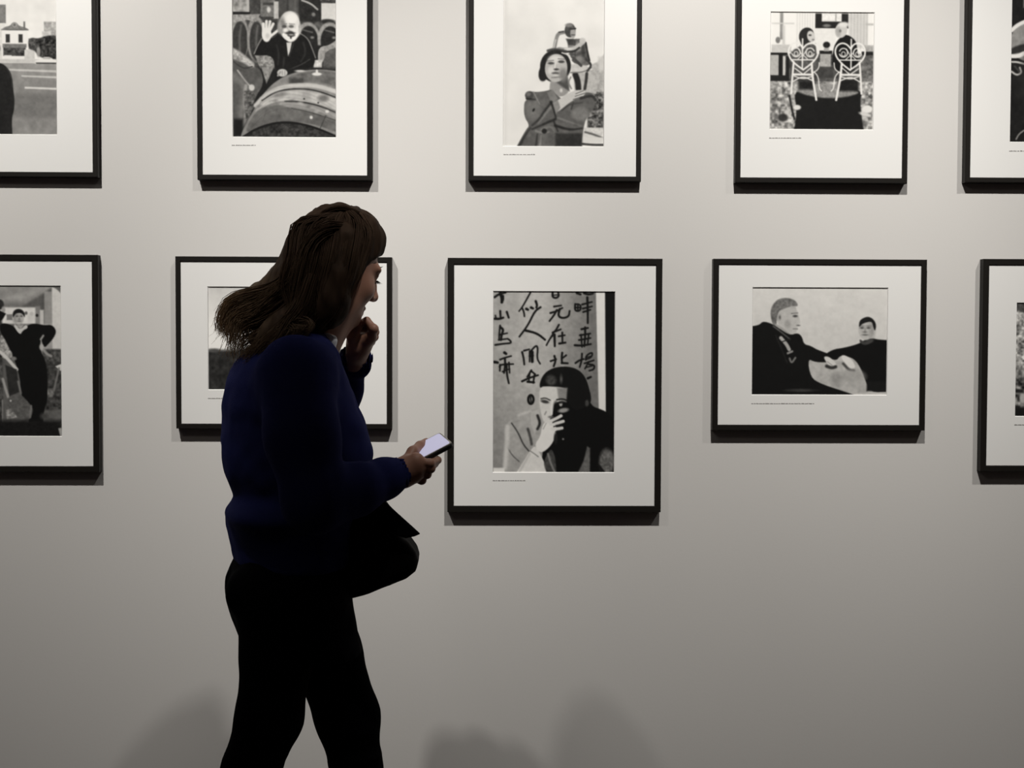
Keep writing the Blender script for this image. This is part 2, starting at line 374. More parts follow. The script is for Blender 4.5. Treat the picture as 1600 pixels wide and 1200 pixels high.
def pic_statue():
    p = Print(787, 943.5, -58, 228.5, 224, 236, 7)
    p.put(np.ones(p.X.shape), 224+7*p.grain(30)); p.rect(787, 0, 792, 228, 214, 6)
    # seated stone figure behind
    p.poly([(925, 100), (934, 96), (944, 84), (944, 150), (928, 146)], 168, 3, n=26, cell=4); p.rect(935, 88, 944, 110, 196, 5)
    p.rect(918, 143, 944, 200, 96, 3, n=95, cell=3.5); p.rect(906, 199, 944, 216, 210, 3, n=18); p.line([(915, 206), (930, 210), (944, 216)], 3, 90, 2); p.line([(905, 224), (925, 226), (944, 226)], 3.5, 62); p.rect(906, 214, 944, 222, 216, 2)
    p.poly([(896, 110), (937, 108), (932, 145), (898, 145)], 176, 2, n=18); p.line([(917, 114), (916, 126), (914, 138)], 4.5, 48, 1.5); p.line([(899, 116), (903, 126), (904, 138)], 9, 34, 2); p.line([(892, 120), (888, 128), (893, 138)], 2, 120)
    p.poly([(892, 100), (912, 98), (922, 106), (914, 113), (893, 113)], 194, 1.5, n=12); p.line([(892, 113), (912, 112), (924, 105)], 2, 120)
    p.poly([(886, 62), (898, 60), (912, 60), (915, 68), (917, 80), (920, 92), (922, 102), (905, 101), (893, 96), (889, 80)], 92, 1.5, n=34, cell=5)
    p.ell(893, 72, 5, 7, 132, 4); p.ell(903, 73, 5, 6, 140, 4); p.line([(898, 64), (899, 96)], 1.2, 52, 1.5); p.ell(911, 78, 3, 9, 60, 3); p.line([(889, 84), (905, 86)], 1.2, 58, 1.5); p.ell(905, 92, 6, 6, 128, 5); p.line([(915, 66), (918, 82), (921, 94)], 3, 44); p.line([(916, 92), (925, 101), (918, 110)], 3.4, 58); p.line([(896, 90), (908, 102)], 4, 70)
    p.line([(911, 65), (903, 72), (893, 77), (876, 77)], 6.5, 182, 1.5); p.ell(910, 63, 5, 4.5, 190, 2); p.line([(876, 81), (897, 80), (905, 74)], 3, 44, 1.5); p.ell(888, 76, 7, 1.3, 214, 1.5); p.line([(880, 76), (873, 74), (870, 77)], 3, 150, 1.2)
    p.line([(881, 50), (872, 52), (869, 60), (866, 76)], 5.5, 128, 1.5); p.line([(880, 49), (873, 50)], 2, 60); p.line([(868, 62), (865, 75)], 2, 190)
    p.poly([(884, 60), (896, 60), (897, 70), (888, 70)], 62, 2); p.ell(890.5, 47, 8.5, 11, 66, 1.2); p.ell(895, 51, 4.2, 8, 152, 1.5); p.line([(891, 45), (899, 44)], 2.2, 40); p.ell(889, 39, 6, 3, 120, 2); p.line([(893, 54), (898, 54)], 1.4, 70)
    # woman in a belted blouse
    p.line([(856, 79), (866, 76), (884, 80)], 4, 66, 2)
    p.ell(868, 103, 24, 25.5, 32, 1.5, 8, n=10); p.ell(850, 113, 8, 14, 30, 1.5, 12); p.line([(878, 82), (888, 85), (893, 92)], 2, 205)
    p.poly([(862, 120), (886, 112), (892, 140), (880, 152), (862, 148), (858, 138)], 146, 2); p.poly([(866, 126), (886, 116), (890, 142), (880, 136)], 78, 3); p.ell(877, 141, 2, 3, 205, 2)
    p.ell(869, 106, 17.5, 22, 178, 1.4, 6); p.ell(868, 92, 10, 6, 208, 6); p.ell(861, 110, 5, 6, 204, 4); p.ell(880, 116, 6, 10, 128, 5)
    p.ell(861, 98.5, 5, 2, 74, 1.3); p.ell(877, 96, 5, 2.2, 66, 1.3); p.line([(855, 95), (865, 94)], 1.3, 110); p.line([(872, 91.5), (882, 92)], 1.3, 100); p.line([(868, 97), (867, 106)], 2, 214, 1.5); p.ell(869.5, 108, 4, 1.6, 62, 1.3); p.ell(868, 114, 6, 2, 96, 1.3); p.ell(868, 117, 4, 1.5, 200, 1.3); p.line([(862, 121), (876, 120)], 1.4, 120)
    p.poly([(822, 146), (828, 142), (836, 144), (854, 142), (862, 139), (872, 150), (884, 158), (900, 150), (918, 142), (930, 148), (931, 166), (917, 182), (912, 200), (909, 229), (808, 229), (822, 203), (828, 196), (819, 182), (819, 160), (824, 155)], 92, 1.3, n=10, cell=6)
    p.ell(827, 149, 6.5, 6.5, 70, 1.5); p.ell(826, 147, 3.5, 3, 105, 2); p.line([(823, 154), (836, 156)], 3, 36, 1.5); p.line([(834, 144), (843, 162)], 2, 128, 1.5); p.ell(834, 172, 12, 15, 110, 6); p.ell(834, 172, 1.6, 3, 30, 1, 30)
    p.poly([(855, 144), (864, 140), (872, 154), (862, 162)], 118, 2)
    for q, w, g in (([(862, 160), (852, 172), (843, 186), (832, 196)], 5, 42), ([(864, 166), (853, 178), (842, 192)], 2.2, 128), ([(864, 162), (850, 180)], 2, 132), ([(861, 159), (866, 172), (869, 184)], 4.5, 28), ([(868, 186), (850, 194), (832, 202)], 5, 36), ([(872, 184), (890, 190), (908, 196)], 3, 122), ([(868, 196), (890, 203), (910, 200)], 5, 30), ([(866, 190), (872, 205)], 3, 28), ([(846, 203), (862, 196), (870, 212)], 4, 120), ([(838, 205), (850, 208), (858, 206)], 3, 140), ([(812, 229), (820, 213), (829, 200)], 5, 46), ([(844, 229), (846, 212)], 3.5, 132), ([(831, 229), (835, 212)], 3, 92), ([(838, 229), (840, 210)], 4, 40), ([(878, 172), (890, 162), (910, 160)], 3, 58)): p.line(q, w*.8, g, 3.2, .5)
    p.ell(907, 177, 13, 11, 118, 5); p.rect(868, 208, 910, 229, 44, 4, n=6); p.ell(851, 205, 4, 4, 34, 2)
    p.poly([(866, 160), (878, 152), (892, 143), (906, 139), (916, 143), (912, 150), (900, 154), (890, 160), (878, 170), (869, 176)], 192, 1.3); p.poly([(864, 160), (872, 156), (876, 168), (869, 178)], 132, 2)
    for q in ([(900, 146), (912, 141)], [(899, 150), (914, 145)], [(896, 155), (910, 150)]): p.line(q, 1.2, 84)
    p.line([(908, 153), (926, 148), (931, 156)], 4, 52, 1.5); p.line([(896, 160), (893, 170)], 2.4, 62)
    return p

def pic_chairs():
    p = Print(1203.7, 1364.3, 20, 202, 222, 226, 9)
    p.rect(1218, 20, 1223, 62, 132, 2); p.rect(1222, 40, 1226, 70, 190, 3); p.rect(1205, 36, 1240, 38, 190, 2)
    for x in range(1244, 1272, 4): p.rect(x, 20, x+1.6, 76, 200, 2)
    p.rect(1325, 20, 1354, 74, 196, 2); 
    for x in range(1328, 1354, 5): p.rect(x, 20, x+2, 76, 178, 2)
    p.rect(1352, 36, 1364, 39, 175, 2); p.rect(1271, 44, 1305, 84, 214, 2, n=5)
    p.rect(1273, 21, 1324.5, 44, 32); p.rect(1283, 21, 1314, 33.5, 216, n=16); p.ell(1291, 40, 6, 2.5, 112, 2); p.rect(1304, 21, 1306, 33, 150)
    p.rect(1205, 70, 1236, 82, 186, 1.5, n=10); p.ell(1215, 63, 3.6, 5, 118, 1.5); p.rect(1350, 70, 1364, 80, 160, 1.5, n=20)
    p.rect(1204, 84, 1364, 128, 70, 2, n=36, cell=5); p.rect(1204, 86, 1217, 118, 166, 1.5, n=8); p.rect(1204, 82.5, 1230, 86, 26); p.rect(1216.5, 84, 1223, 146, 22); p.rect(1223, 88, 1227, 128, 186, 1.5); p.rect(1228, 88, 1233, 128, 26)
    p.rect(1204, 118, 1232, 127, 28, 1.5); p.rect(1346, 80, 1364, 86, 30, 1.5); p.rect(1344, 86, 1364, 128, 96, 2, n=45, cell=4)
    p.rect(1281, 84, 1298, 106, 152, 1.5, n=18); p.rect(1278, 104, 1302, 122, 62, 2); p.rect(1280, 79, 1300, 84, 24); p.ell(1291, 70, 5.5, 5, 26, 1.5, n=10); p.rect(1287, 75, 1295, 80, 150, 1.5)
    p.rect(1204, 127, 1364, 202, 138, 2, n=95, cell=5); p.ell(1243, 150, 8, 20, 160, 5, n=50)
    # two people seen from behind, seated
    p.ell(1259.5, 56, 11.5, 13, 36, 1.3, 20); p.poly([(1248, 60), (1254, 76), (1262, 74), (1258, 58)], 40, 1.5); p.ell(1266.5, 57, 6, 9, 186, 1.4, -15); p.ell(1265, 55, 2.4, 1.5, 70, 1); p.ell(1270, 62, 2, 1, 100, 1); p.poly([(1250, 72), (1274, 68), (1278, 112), (1236, 112), (1236, 80)], 74, 2, n=24)
    p.poly([(1300, 112), (1301, 76), (1308, 62), (1320, 52), (1334, 60), (1339, 70), (1341, 112)], 18, 1.3); p.ell(1313.5, 47, 9.5, 12, 188, 1.3, 14); p.ell(1309, 50, 4, 7, 158, 3); p.ell(1318, 38, 8, 4, 206, 3); p.ell(1312, 48, 1.8, 2.4, 110, 1.4)
    p.poly([(1240, 144), (1262, 138), (1300, 134), (1330, 138), (1348, 143), (1344, 158), (1350, 202), (1242, 202), (1246, 170)], 22, 2); p.poly([(1240, 142), (1262, 136), (1290, 128), (1322, 137), (1346, 143), (1330, 150), (1300, 154), (1268, 151)], 132, 3, n=26); p.rect(1248, 126, 1272, 140, 26, 5, n=10); p.rect(1310, 124, 1342, 142, 24, 5, n=10)
    p.ell(1356, 170, 8, 6, 214, 2); p.ell(1352, 178, 9, 3, 196, 2, 15); p.ell(1246, 168, 6, 4, 210, 2); p.ell(1230, 176, 4, 4, 190, 2); p.line([(1234, 150), (1238, 172), (1242, 186)], 3, 30, 2); p.ell(1224, 184, 8, 6, 50, 3)
    for s, c in ((1, 1254.0), (-1, 1329.0)):
        f = lambda pts: [(c+s*(x-1254), y) for x, y in pts]
        for q, w in (([(1254, 76), (1250, 69), (1243, 66.5), (1235, 70), (1231, 79), (1233, 90), (1242, 100), (1255, 109)], 2.6), ([(1254, 76), (1260, 69), (1268, 66.5), (1276, 71), (1279, 80), (1276, 90), (1267, 100), (1255, 109)], 2.6),
                     ([(1253.5, 61), (1253.5, 108)], 2.2), ([(1238, 93.5), (1272, 93.5)], 1.8), ([(1240, 97), (1238.5, 116), (1236.5, 146)], 3), ([(1268, 99), (1269.5, 120), (1276, 156)], 3.4), ([(1239, 116.5), (1270, 116.5)], 3.2),
                     ([(1240, 127), (1254, 119), (1270, 126)], 1.8), ([(1241, 119), (1255, 124), (1270, 119)], 1.6), ([(1242, 107), (1256, 117)], 1.6), ([(1267, 106), (1255, 116)], 1.6), ([(1272, 112), (1279, 120), (1280, 138), (1284, 142)], 1.6), ([(1280, 98), (1279, 108), (1270, 114)], 1.6)): p.line(f(q), w, 216, 1.0)
        for cx in (1243.5, 1265.5):
            p.ring(c+s*(cx-1254), 82, 6.5, 7, 1.8, 212, 200 if s*(cx-1254) < 0 else 340, 520 if s*(cx-1254) < 0 else 20); p.ring(c+s*(cx-1254), 84, 3, 3.5, 1.5, 200)
        for q in ([(1247, 76), (1254, 88)], [(1261, 76), (1254, 88)], [(1246, 93), (1254, 85), (1262, 93)]): p.line(f(q), 1.5, 206)
    return p

def pic_dark():
    p = Print(1580.3, 1742, -58, 222, 24, 224, 11)
    p.put(np.ones(p.X.shape), 24+8*p.grain(8)); p.rect(1598, -20, 1640, 12, 150, 3, n=20)
    p.ell(1608, 66, 30, 30, 138, 2, n=16, cell=6); p.line([(1580, 48), (1588, 40), (1602, 33), (1620, 30)], 6, 222, 1.5); p.poly([(1580, 76), (1592, 70), (1620, 66), (1620, 82), (1594, 82), (1580, 86)], 42, 3)
    p.line([(1580, 88), (1592, 88), (1602, 82), (1630, 80)], 6.5, 222, 1.5); p.line([(1581, 97), (1590, 97), (1604, 101)], 3, 190, 1.5); p.line([(1581, 112), (1589, 118), (1597, 114), (1594, 106)], 3, 176, 1.5); p.line([(1586, 104), (1593, 112)], 3, 60)
    p.line([(1590, 218), (1594, 210), (1602, 204)], 2, 150, 1.5); p.ell(1640, 120, 40, 60, 40, 20)
    p.face(1665, 20, 22, 160, 60, 0, 30)
    return p

def pic_room():
    p = Print(-66, 95.5, 447, 681, 90, 206, 13)
    p.grad(0, 447, 138, 0, 482, 104, p.mpoly([(-70, 440), (100, 440), (100, 486), (-70, 486)], 1)); p.poly([(-20, 470), (50, 452), (78, 448), (40, 470)], 150, 10)
    p.poly([(30, 482), (60, 464), (82, 449), (84, 484)], 84, 4); p.rect(-66, 480, 62, 506, 206, 3, n=14, cell=8); p.rect(56, 478, 64, 508, 120, 3); p.rect(63, 484, 69, 508, 186, 2); p.rect(70, 455, 83, 508, 138, 2); p.rect(82, 449, 96, 552, 198, 2, n=6); p.poly([(82, 447), (96, 447), (96, 458), (90, 452)], 96, 2)
    p.rect(11, 491, 20, 500, 112, 1.5); p.ell(58.5, 492.5, 2.2, 2.4, 36); p.ell(41.5, 489, 2.2, 2.6, 90); p.ell(50, 490, 3, 3, 180, 2)
    p.rect(60, 506, 96, 566, 190, 3, a=0.6)
    p.rect(66, 545, 96, 568, 74, 3, n=35, cell=4); p.line([(64, 540), (72, 552), (80, 556)], 4, 140, 2); p.rect(70, 565, 96, 640, 58, 4, n=36, cell=5); p.poly([(86, 572), (96, 568), (96, 580)], 196); p.ell(78, 614, 6, 7, 104, 3, n=30); p.ell(73, 612, 1.8, 5, 170, 1.5); p.line([(92, 575), (86, 600), (84, 610)], 3, 110, 2)
    p.rect(-66, 500, 4, 690, 66, 3, n=40, cell=5); p.ell(0, 476, 7, 8, 40, 2); p.ell(6, 484, 3, 5, 150, 2); p.poly([(-10, 480), (4, 487), (10, 490), (4, 500), (-10, 506)], 16, 1.5)
    p.poly([(0, 504), (20, 507), (32, 522), (44, 507), (56, 505), (70, 508), (82, 507), (89, 517), (84, 528), (75, 538), (70, 543), (66, 536), (64, 524), (63, 548), (70, 560), (74, 580), (74, 625), (68, 640), (66, 668), (45, 668), (42, 640), (33, 622), (30, 580), (10, 532), (0, 518)], 13, 1.3)
    p.ell(65, 542, 3.4, 5, 168, 2); p.line([(64, 530), (68, 524)], 3, 150, 2)
    p.face(30, 495.5, 11.5, 172, 70, 0, 24, 0.05); p.poly([(21, 509), (25, 506), (32, 516), (41, 506), (45, 512), (36, 516), (32, 524)], 190); p.poly([(26, 508), (38, 507), (33, 514)], 150)
    p.poly([(0, 520), (8, 530), (14, 545), (20, 552), (18, 560), (0, 560)], 148, 2, n=70, cell=3); p.line([(-2, 548), (10, 558), (26, 577)], 5, 196, 1.5); p.ell(22, 560, 4, 3, 120, 2)
    p.poly([(8, 570), (26, 577), (30, 612), (14, 620)], 42, 2); p.line([(28, 596), (32, 614)], 3, 112, 2); p.line([(4, 592), (9, 610), (12, 620)], 4, 150, 1.5); p.line([(3, 625), (3, 660)], 2, 120)
    p.poly([(10, 620), (30, 613), (47, 632), (51, 640), (48, 652), (38, 662), (20, 666), (9, 645)], 86, 2, n=14); p.line([(48, 634), (46, 652)], 3, 112, 2); p.ell(16, 626, 1.5, 1.5, 190); p.poly([(8, 641), (17, 638), (26, 652), (10, 655)], 138, 2, n=60)
    p.rect(-66, 657, 96, 690, 22, 8, n=6); p.ell(68, 650, 6, 5, 62, 5); p.poly([(90, 669), (95.5, 668), (95.5, 681), (93, 681)], 150)
    return p

def pic_shore():
    p = Print(326, 559.7, 449, 608.5, 200, 210, 15)
    p.grad(0, 449, 188, 0, 530, 232); p.put(np.ones(p.X.shape), p.G+14*p.grain(26)*np.clip((p.Y-450)/60, 0, 1))
    p.ell(336, 525, 30, 14, 238, 16); p.ell(460, 520, 70, 16, 226, 20)
    p.rect(320, 545, 570, 560, 150, 5, n=30); p.rect(320, 548, 570, 620, 38, 5, n=16, cell=6); p.ell(334, 548, 9, 3, 70, 3); p.ell(440, 546, 60, 6, 50, 4, n=20); p.rect(500, 590, 560, 609, 70, 10, n=30)
    return p

def pic_script():
    p = Print(771, 959.7, 456, 737.5, 150, 210, 17)
    p.grad(771, 0, 146, 830, 0, 168); p.grad(850, 0, 166, 925, 0, 108, np.clip((p.X-840)/30, 0, 1)); p.put(np.ones(p.X.shape), p.G-np.clip((p.Y-600)/140, 0, 1)*22+5*p.grain(8))
    p.poly([(930, 450), (945, 450), (948, 645), (936, 645)], 212, 1.5); p.poly([(944.5, 450), (962, 450), (962, 740), (948, 740)], 15, 1.2)
    B = lambda q, w, t=0.15: p.line([(765+x/8, 450+y/8) for x, y in q], w/8*1.5, 16, 1.0, t)
    S = [([(60, 118), (110, 80), (195, 60)], 18), ([(130, 70), (150, 120), (150, 180)], 26), ([(165, 100), (170, 150), (145, 185)], 16),
         ([(130, 290), (135, 375)], 18), ([(62, 385), (120, 388), (168, 372)], 20), ([(212, 300), (236, 372)], 18), ([(70, 345), (80, 385)], 12),
         ([(130, 470), (120, 560), (115, 650)], 15), ([(130, 490), (172, 520), (150, 580), (140, 650)], 20), ([(120, 585), (218, 565)], 14), ([(112, 650), (215, 635)], 14), ([(70, 712), (180, 695), (265, 690), (262, 660), (225, 635)], 16),
         ([(185, 808), (205, 822)], 24), ([(130, 895), (190, 870), (268, 850)], 15), ([(60, 925), (100, 932)], 24), ([(125, 985), (140, 955), (295, 950)], 15), ([(130, 960), (128, 1035)], 16), ([(190, 880), (195, 960), (180, 1060)], 18), ([(240, 930), (250, 1060)], 14), ([(212, 950), (215, 1080), (240, 1190)], 17), ([(160, 1045), (250, 1010)], 12),
         ([(505, 58), (450, 160), (400, 245), (365, 290)], 14), ([(405, 255), (425, 300), (432, 355)], 15), ([(455, 262), (475, 272)], 22), ([(515, 245), (538, 256)], 22), ([(572, 165), (590, 215), (580, 245)], 20), ([(632, 240), (560, 290), (480, 460), (370, 608)], 17), ([(445, 530), (590, 565), (690, 645)], 20),
         ([(405, 800), (425, 880), (432, 955)], 17), ([(428, 782), (495, 765)], 15), ([(510, 790), (580, 712), (602, 750), (590, 880), (630, 945)], 15), ([(498, 790), (498, 920)], 14), ([(528, 800), (532, 918)], 28), ([(495, 850), (545, 845)], 12),
         ([(405, 1165), (500, 1120), (605, 1088)], 17), ([(520, 1028), (470, 1110)], 17), ([(515, 1035), (570, 1075)], 15), ([(560, 1085), (545, 1185)], 16), ([(475, 1170), (555, 1178)], 20), ([(500, 1060), (490, 1170)], 14),
         ([(782, 58), (780, 112), (825, 128), (862, 100), (852, 60)], 18), ([(785, 90), (850, 85)], 10),
         ([(800, 232), (890, 218)], 15), ([(755, 312), (830, 290), (905, 248)], 16), ([(835, 275), (800, 340), (745, 412)], 17), ([(872, 262), (850, 345), (900, 378), (985, 358), (995, 285)], 18),
         ([(862, 458), (830, 520), (785, 562)], 16), ([(785, 555), (885, 515)], 17), ([(790, 570), (740, 650), (708, 715)], 13), ([(708, 712), (760, 620), (800, 590)], 10), ([(808, 580), (812, 725)], 20), ([(860, 602), (938, 588)], 15), ([(905, 555), (908, 685)], 16), ([(868, 692), (945, 680)], 18),
         ([(808, 848), (825, 905), (800, 975)], 18), ([(762, 912), (830, 888)], 16), ([(905, 808), (898, 880), (905, 935)], 18), ([(955, 838), (902, 880)], 15), ([(900, 935), (975, 938)], 18),
         ([(1085, 62), (1130, 78)], 20), ([(1175, 62), (1230, 80), (1285, 66)], 20),
         ([(1065, 200), (1060, 285), (1130, 285), (1135, 205), (1065, 200)], 16), ([(1098, 200), (1098, 285)], 14), ([(1062, 245), (1135, 240)], 14), ([(1150, 205), (1272, 172)], 15), ([(1160, 255), (1275, 228)], 15), ([(1215, 115), (1222, 280), (1222, 435)], 19), ([(1165, 298), (1255, 270)], 15),
         ([(1145, 512), (1225, 496)], 18), ([(1125, 588), (1255, 566)], 16), ([(1190, 490), (1192, 600), (1180, 725)], 18), ([(1115, 648), (1258, 622)], 16), ([(1062, 712), (1150, 718), (1262, 698)], 18), ([(1140, 580), (1152, 735)], 14), ([(1235, 575), (1222, 700)], 14),
         ([(1072, 935), (1120, 900), (1175, 885)], 16), ([(1152, 818), (1150, 900), (1125, 985)], 16), ([(1200, 895), (1205, 840), (1285, 795), (1275, 860), (1205, 890)], 15), ([(1210, 865), (1270, 845)], 10), ([(1185, 938), (1300, 900)], 15), ([(1235, 920), (1190, 1005)], 14), ([(1240, 950), (1312, 960), (1302, 1015), (1245, 1030)], 16), ([(1200, 990), (1280, 970)], 11), ([(1228, 1125), (1265, 1108)], 20)]
    for q, w in S: B(q, w)
    p.ring(829.5, 624, 4.2, 7, 3.6, 14); p.line([(829, 619), (830, 630)], 2.5, 30)
    T = lambda q: [(765+x/6.665, 565+y/6.665) for x, y in q]
    # a generic man, chin in hand, half in shade
    p.poly(T([(170, 660), (215, 610), (320, 550), (420, 505), (500, 475), (540, 560), (540, 720), (470, 830), (420, 940), (350, 1010), (330, 1160), (155, 1160), (170, 900)]), 154, 1.5, n=8, cell=6)
    p.poly(T([(430, 520), (520, 490), (530, 600), (470, 760), (430, 640)]), 172, 2); p.line(T([(230, 640), (300, 740), (350, 860), (410, 930)]), 2, 52, 1.5); p.line(T([(400, 700), (430, 800), (440, 860)]), 4, 70, 2); p.line(T([(500, 560), (530, 640), (500, 700)]), 4, 40, 2); p.line(T([(185, 890), (240, 980), (310, 1040)]), 1.5, 78, 1.2); p.line(T([(185, 680), (180, 900), (165, 1100)]), 7, 186, 4); p.line(T([(300, 560), (420, 515)]), 4, 176, 3)
    p.poly(T([(560, 620), (780, 280), (1000, 300), (1060, 460), (1150, 490), (1220, 520), (1300, 600), (1300, 1160), (520, 1160), (560, 960)]), 9, 1.5)
    p.poly(T([(522, 275), (522, 215), (560, 130), (640, 70), (760, 45), (880, 60), (960, 110), (1010, 190), (1040, 290), (1060, 370), (1050, 440), (990, 480), (860, 520), (780, 300), (560, 262)]), 16, 1.2); p.ell(*T([(640, 190)])[0], 8, 8, 64, 5, n=20); p.ell(*T([(745, 180)])[0], 2, 6, 92, 3); p.ell(*T([(1015, 430)])[0], 3, 5, 62, 2)
    p.poly(T([(522, 262), (600, 254), (780, 266), (800, 300), (770, 400), (700, 420), (670, 480), (650, 570), (600, 640), (555, 620), (528, 500), (516, 380)]), 196, 1.4); p.poly(T([(700, 270), (810, 270), (800, 420), (720, 400)]), 128, 3)
    p.ell(*T([(575, 415)])[0], 6.5, 2.6, 62, 1.6, 12); p.line(T([(535, 385), (580, 375), (630, 400)]), 1.8, 52); p.line(T([(700, 395), (760, 385), (800, 400)]), 2.2, 22); p.ell(*T([(690, 490)])[0], 4, 11, 14, 2.5); p.line(T([(655, 400), (640, 500), (650, 545)]), 2.2, 216, 2); p.ell(*T([(742, 440)])[0], 2.6, 3.6, 168, 1.6); p.ell(*T([(770, 505)])[0], 8, 3.6, 146, 2.5, -10); p.ell(*T([(735, 425)])[0], 5, 1.6, 30, 1.4); p.line(T([(590, 520), (575, 550)]), 1.5, 110, 1.5); p.ell(*T([(640, 575)])[0], 4, 1.8, 90, 2)
    p.poly(T([(280, 1160), (420, 930), (480, 865), (540, 980), (605, 1115), (600, 1160)]), 204, 1.3, n=6); p.line(T([(425, 930), (470, 960), (510, 990)]), 1.4, 110); p.line(T([(310, 1160), (420, 960)]), 3, 176, 3)
    p.poly(T([(465, 870), (530, 780), (545, 680), (580, 620), (650, 600), (690, 650), (700, 740), (650, 870), (535, 965)]), 212, 1.3)
    for q, w in ((((610, 625), (680, 600), (745, 562)), 5), (((640, 650), (700, 640), (768, 620)), 5), (((650, 700), (700, 700), (755, 690)), 5)): p.line(T(q), w, 200, 1.2)
    for q in (((660, 632), (735, 598)), ((670, 675), (755, 655)), ((690, 730), (750, 715))): p.line(T(q), 1.8, 26, 1.2)
    p.ell(*T([(690, 800)])[0], 3, 9, 30, 2); p.ell(*T([(768, 805)])[0], 1.6, 1.6, 120, 1.4); p.line(T([(590, 640), (560, 700)]), 1.4, 150)
    p.poly(T([(600, 960), (650, 900), (690, 1000), (700, 1160), (600, 1160), (560, 1060)]), 62, 2, n=14); p.line(T([(610, 960), (640, 1060), (680, 1150)]), 3, 120, 2); p.poly(T([(1020, 880), (1050, 900), (1050, 1160), (920, 1160), (980, 1040)]), 92, 2.5, n=14); p.ell(*T([(1225, 1040)])[0], 12, 20, 96, 5, n=30); p.line(T([(1140, 1080), (1200, 1160)]), 4, 20, 2); p.rect(771, 731, 789, 738, 206, 1.5)
    return p

def pic_two():
    p = Print(1175.7, 1385.5, 450, 616.5, 200, 208, 19)
    p.grad(0, 450, 198, 0, 550, 190); p.put(np.ones(p.X.shape), p.G+4*p.grain(20))
    p.poly([(1258, 556), (1290, 562), (1312, 556), (1338, 556), (1352, 590), (1358, 617), (1330, 617), (1298, 606), (1266, 592)], 168, 2, n=14, cell=8); p.poly([(1320, 616), (1386, 611), (1386, 617)], 176, 1.5)
    # older man in a dark coat, seen from the side (a plain stand-in)
    p.ell(1226, 487, 18, 20, 160, 1.4, -8); p.poly([(1216, 478), (1244, 482), (1247, 493), (1251, 505), (1246, 508), (1246, 515), (1242, 521), (1230, 522), (1214, 512)], 172, 1.4)
    p.poly([(1207, 508), (1203, 492), (1205, 478), (1215, 467), (1230, 465), (1243, 470), (1247, 479), (1236, 478), (1226, 482), (1216, 486), (1213, 498), (1213, 510)], 104, 1.6, n=26, cell=3)
    p.ell(1217.5, 496, 3.4, 6, 152, 1.4); p.ell(1218, 496, 1.4, 3, 92, 1.2); p.ell(1242, 494, 3.6, 1.8, 66, 1.4); p.line([(1236, 490), (1246, 489)], 1.4, 104); p.ell(1247, 508.5, 3, 1, 84, 1.2); p.line([(1239, 514), (1246, 514)], 1.2, 92); p.ell(1230, 506, 5, 6, 150, 4)
    p.poly([(1212, 506), (1222, 512), (1234, 522), (1226, 528), (1210, 512)], 146, 1.5)
    p.poly([(1175, 510), (1186, 508), (1192, 502), (1206, 506), (1218, 514), (1234, 524), (1246, 520), (1253, 526), (1256, 538), (1266, 540), (1276, 546), (1290, 551), (1304, 556), (1298, 566), (1274, 566), (1262, 560), (1267, 590), (1284, 600), (1312, 609), (1336, 617), (1175, 617)], 15, 1.2)
    p.line([(1208, 510), (1222, 520), (1234, 530)], 2.4, 74, 1.5); p.line([(1220, 528), (1229, 538), (1233, 546)], 5.5, 160, 1.5); p.line([(1231, 552), (1238, 549)], 3.4, 128, 1.2); p.line([(1234, 560), (1237, 568), (1243, 559)], 3, 104, 1.5); p.line([(1222, 534), (1234, 530)], 1.5, 26); p.ell(1252, 610, 22, 2.4, 50, 2.5); p.line([(1212, 524), (1230, 566)], 2, 30, 2)
    # younger man in a roll-neck
    p.poly([(1284, 558), (1300, 546), (1320, 543), (1342, 537), (1352, 530), (1364, 528), (1370, 530), (1386, 531), (1386, 612), (1362, 613), (1354, 598), (1346, 576), (1336, 561), (1322, 556), (1312, 556), (1308, 563), (1296, 560)], 13, 1.2)
    p.face(1353, 514, 17, 172, 66, 0, None, -0.08); p.poly([(1342, 512), (1342, 502), (1347, 497), (1356, 494), (1364, 498), (1369, 507), (1367, 518), (1364, 510), (1362, 502), (1354, 503), (1346, 506)], 24, 1.2); p.poly([(1343, 529), (1350, 534), (1362, 528), (1366, 533), (1352, 540), (1343, 535)], 58, 1.4); p.rect(1355, 596, 1386, 611, 20, 3)
    p.poly([(1286, 558), (1293, 556), (1302, 562), (1308, 570), (1303, 574), (1296, 572)], 196, 1.4); p.line([(1292, 572), (1300, 575), (1306, 573)], 5, 46, 2); p.line([(1293, 565), (1301, 571)], 1, 120)
    p.poly([(1313, 556), (1320, 554), (1332, 562), (1338, 574), (1330, 577), (1322, 570)], 204, 1.4); p.line([(1318, 568), (1327, 578), (1335, 579)], 4, 64, 2.5); p.ell(1333, 588, 18, 10, 150, 8); p.ell(1308, 592, 10, 10, 140, 10)
    return p

def pic_leaves():
    p = Print(1587.5, 1742, 474, 650, 120, 206, 21)
    p.put(np.ones(p.X.shape), 138+120*p.grain(6)*0.8+70*p.grain(3)); p.rect(1580, 470, 1742, 487, 62, 5, n=40); p.rect(1580, 575, 1742, 652, 92, 12, n=110, cell=6); p.rect(1580, 636, 1742, 652, 20, 5); p.ell(1599, 622, 5, 8, 160, 3); p.rect(1586, 608, 1600, 614, 30, 3)
    return p

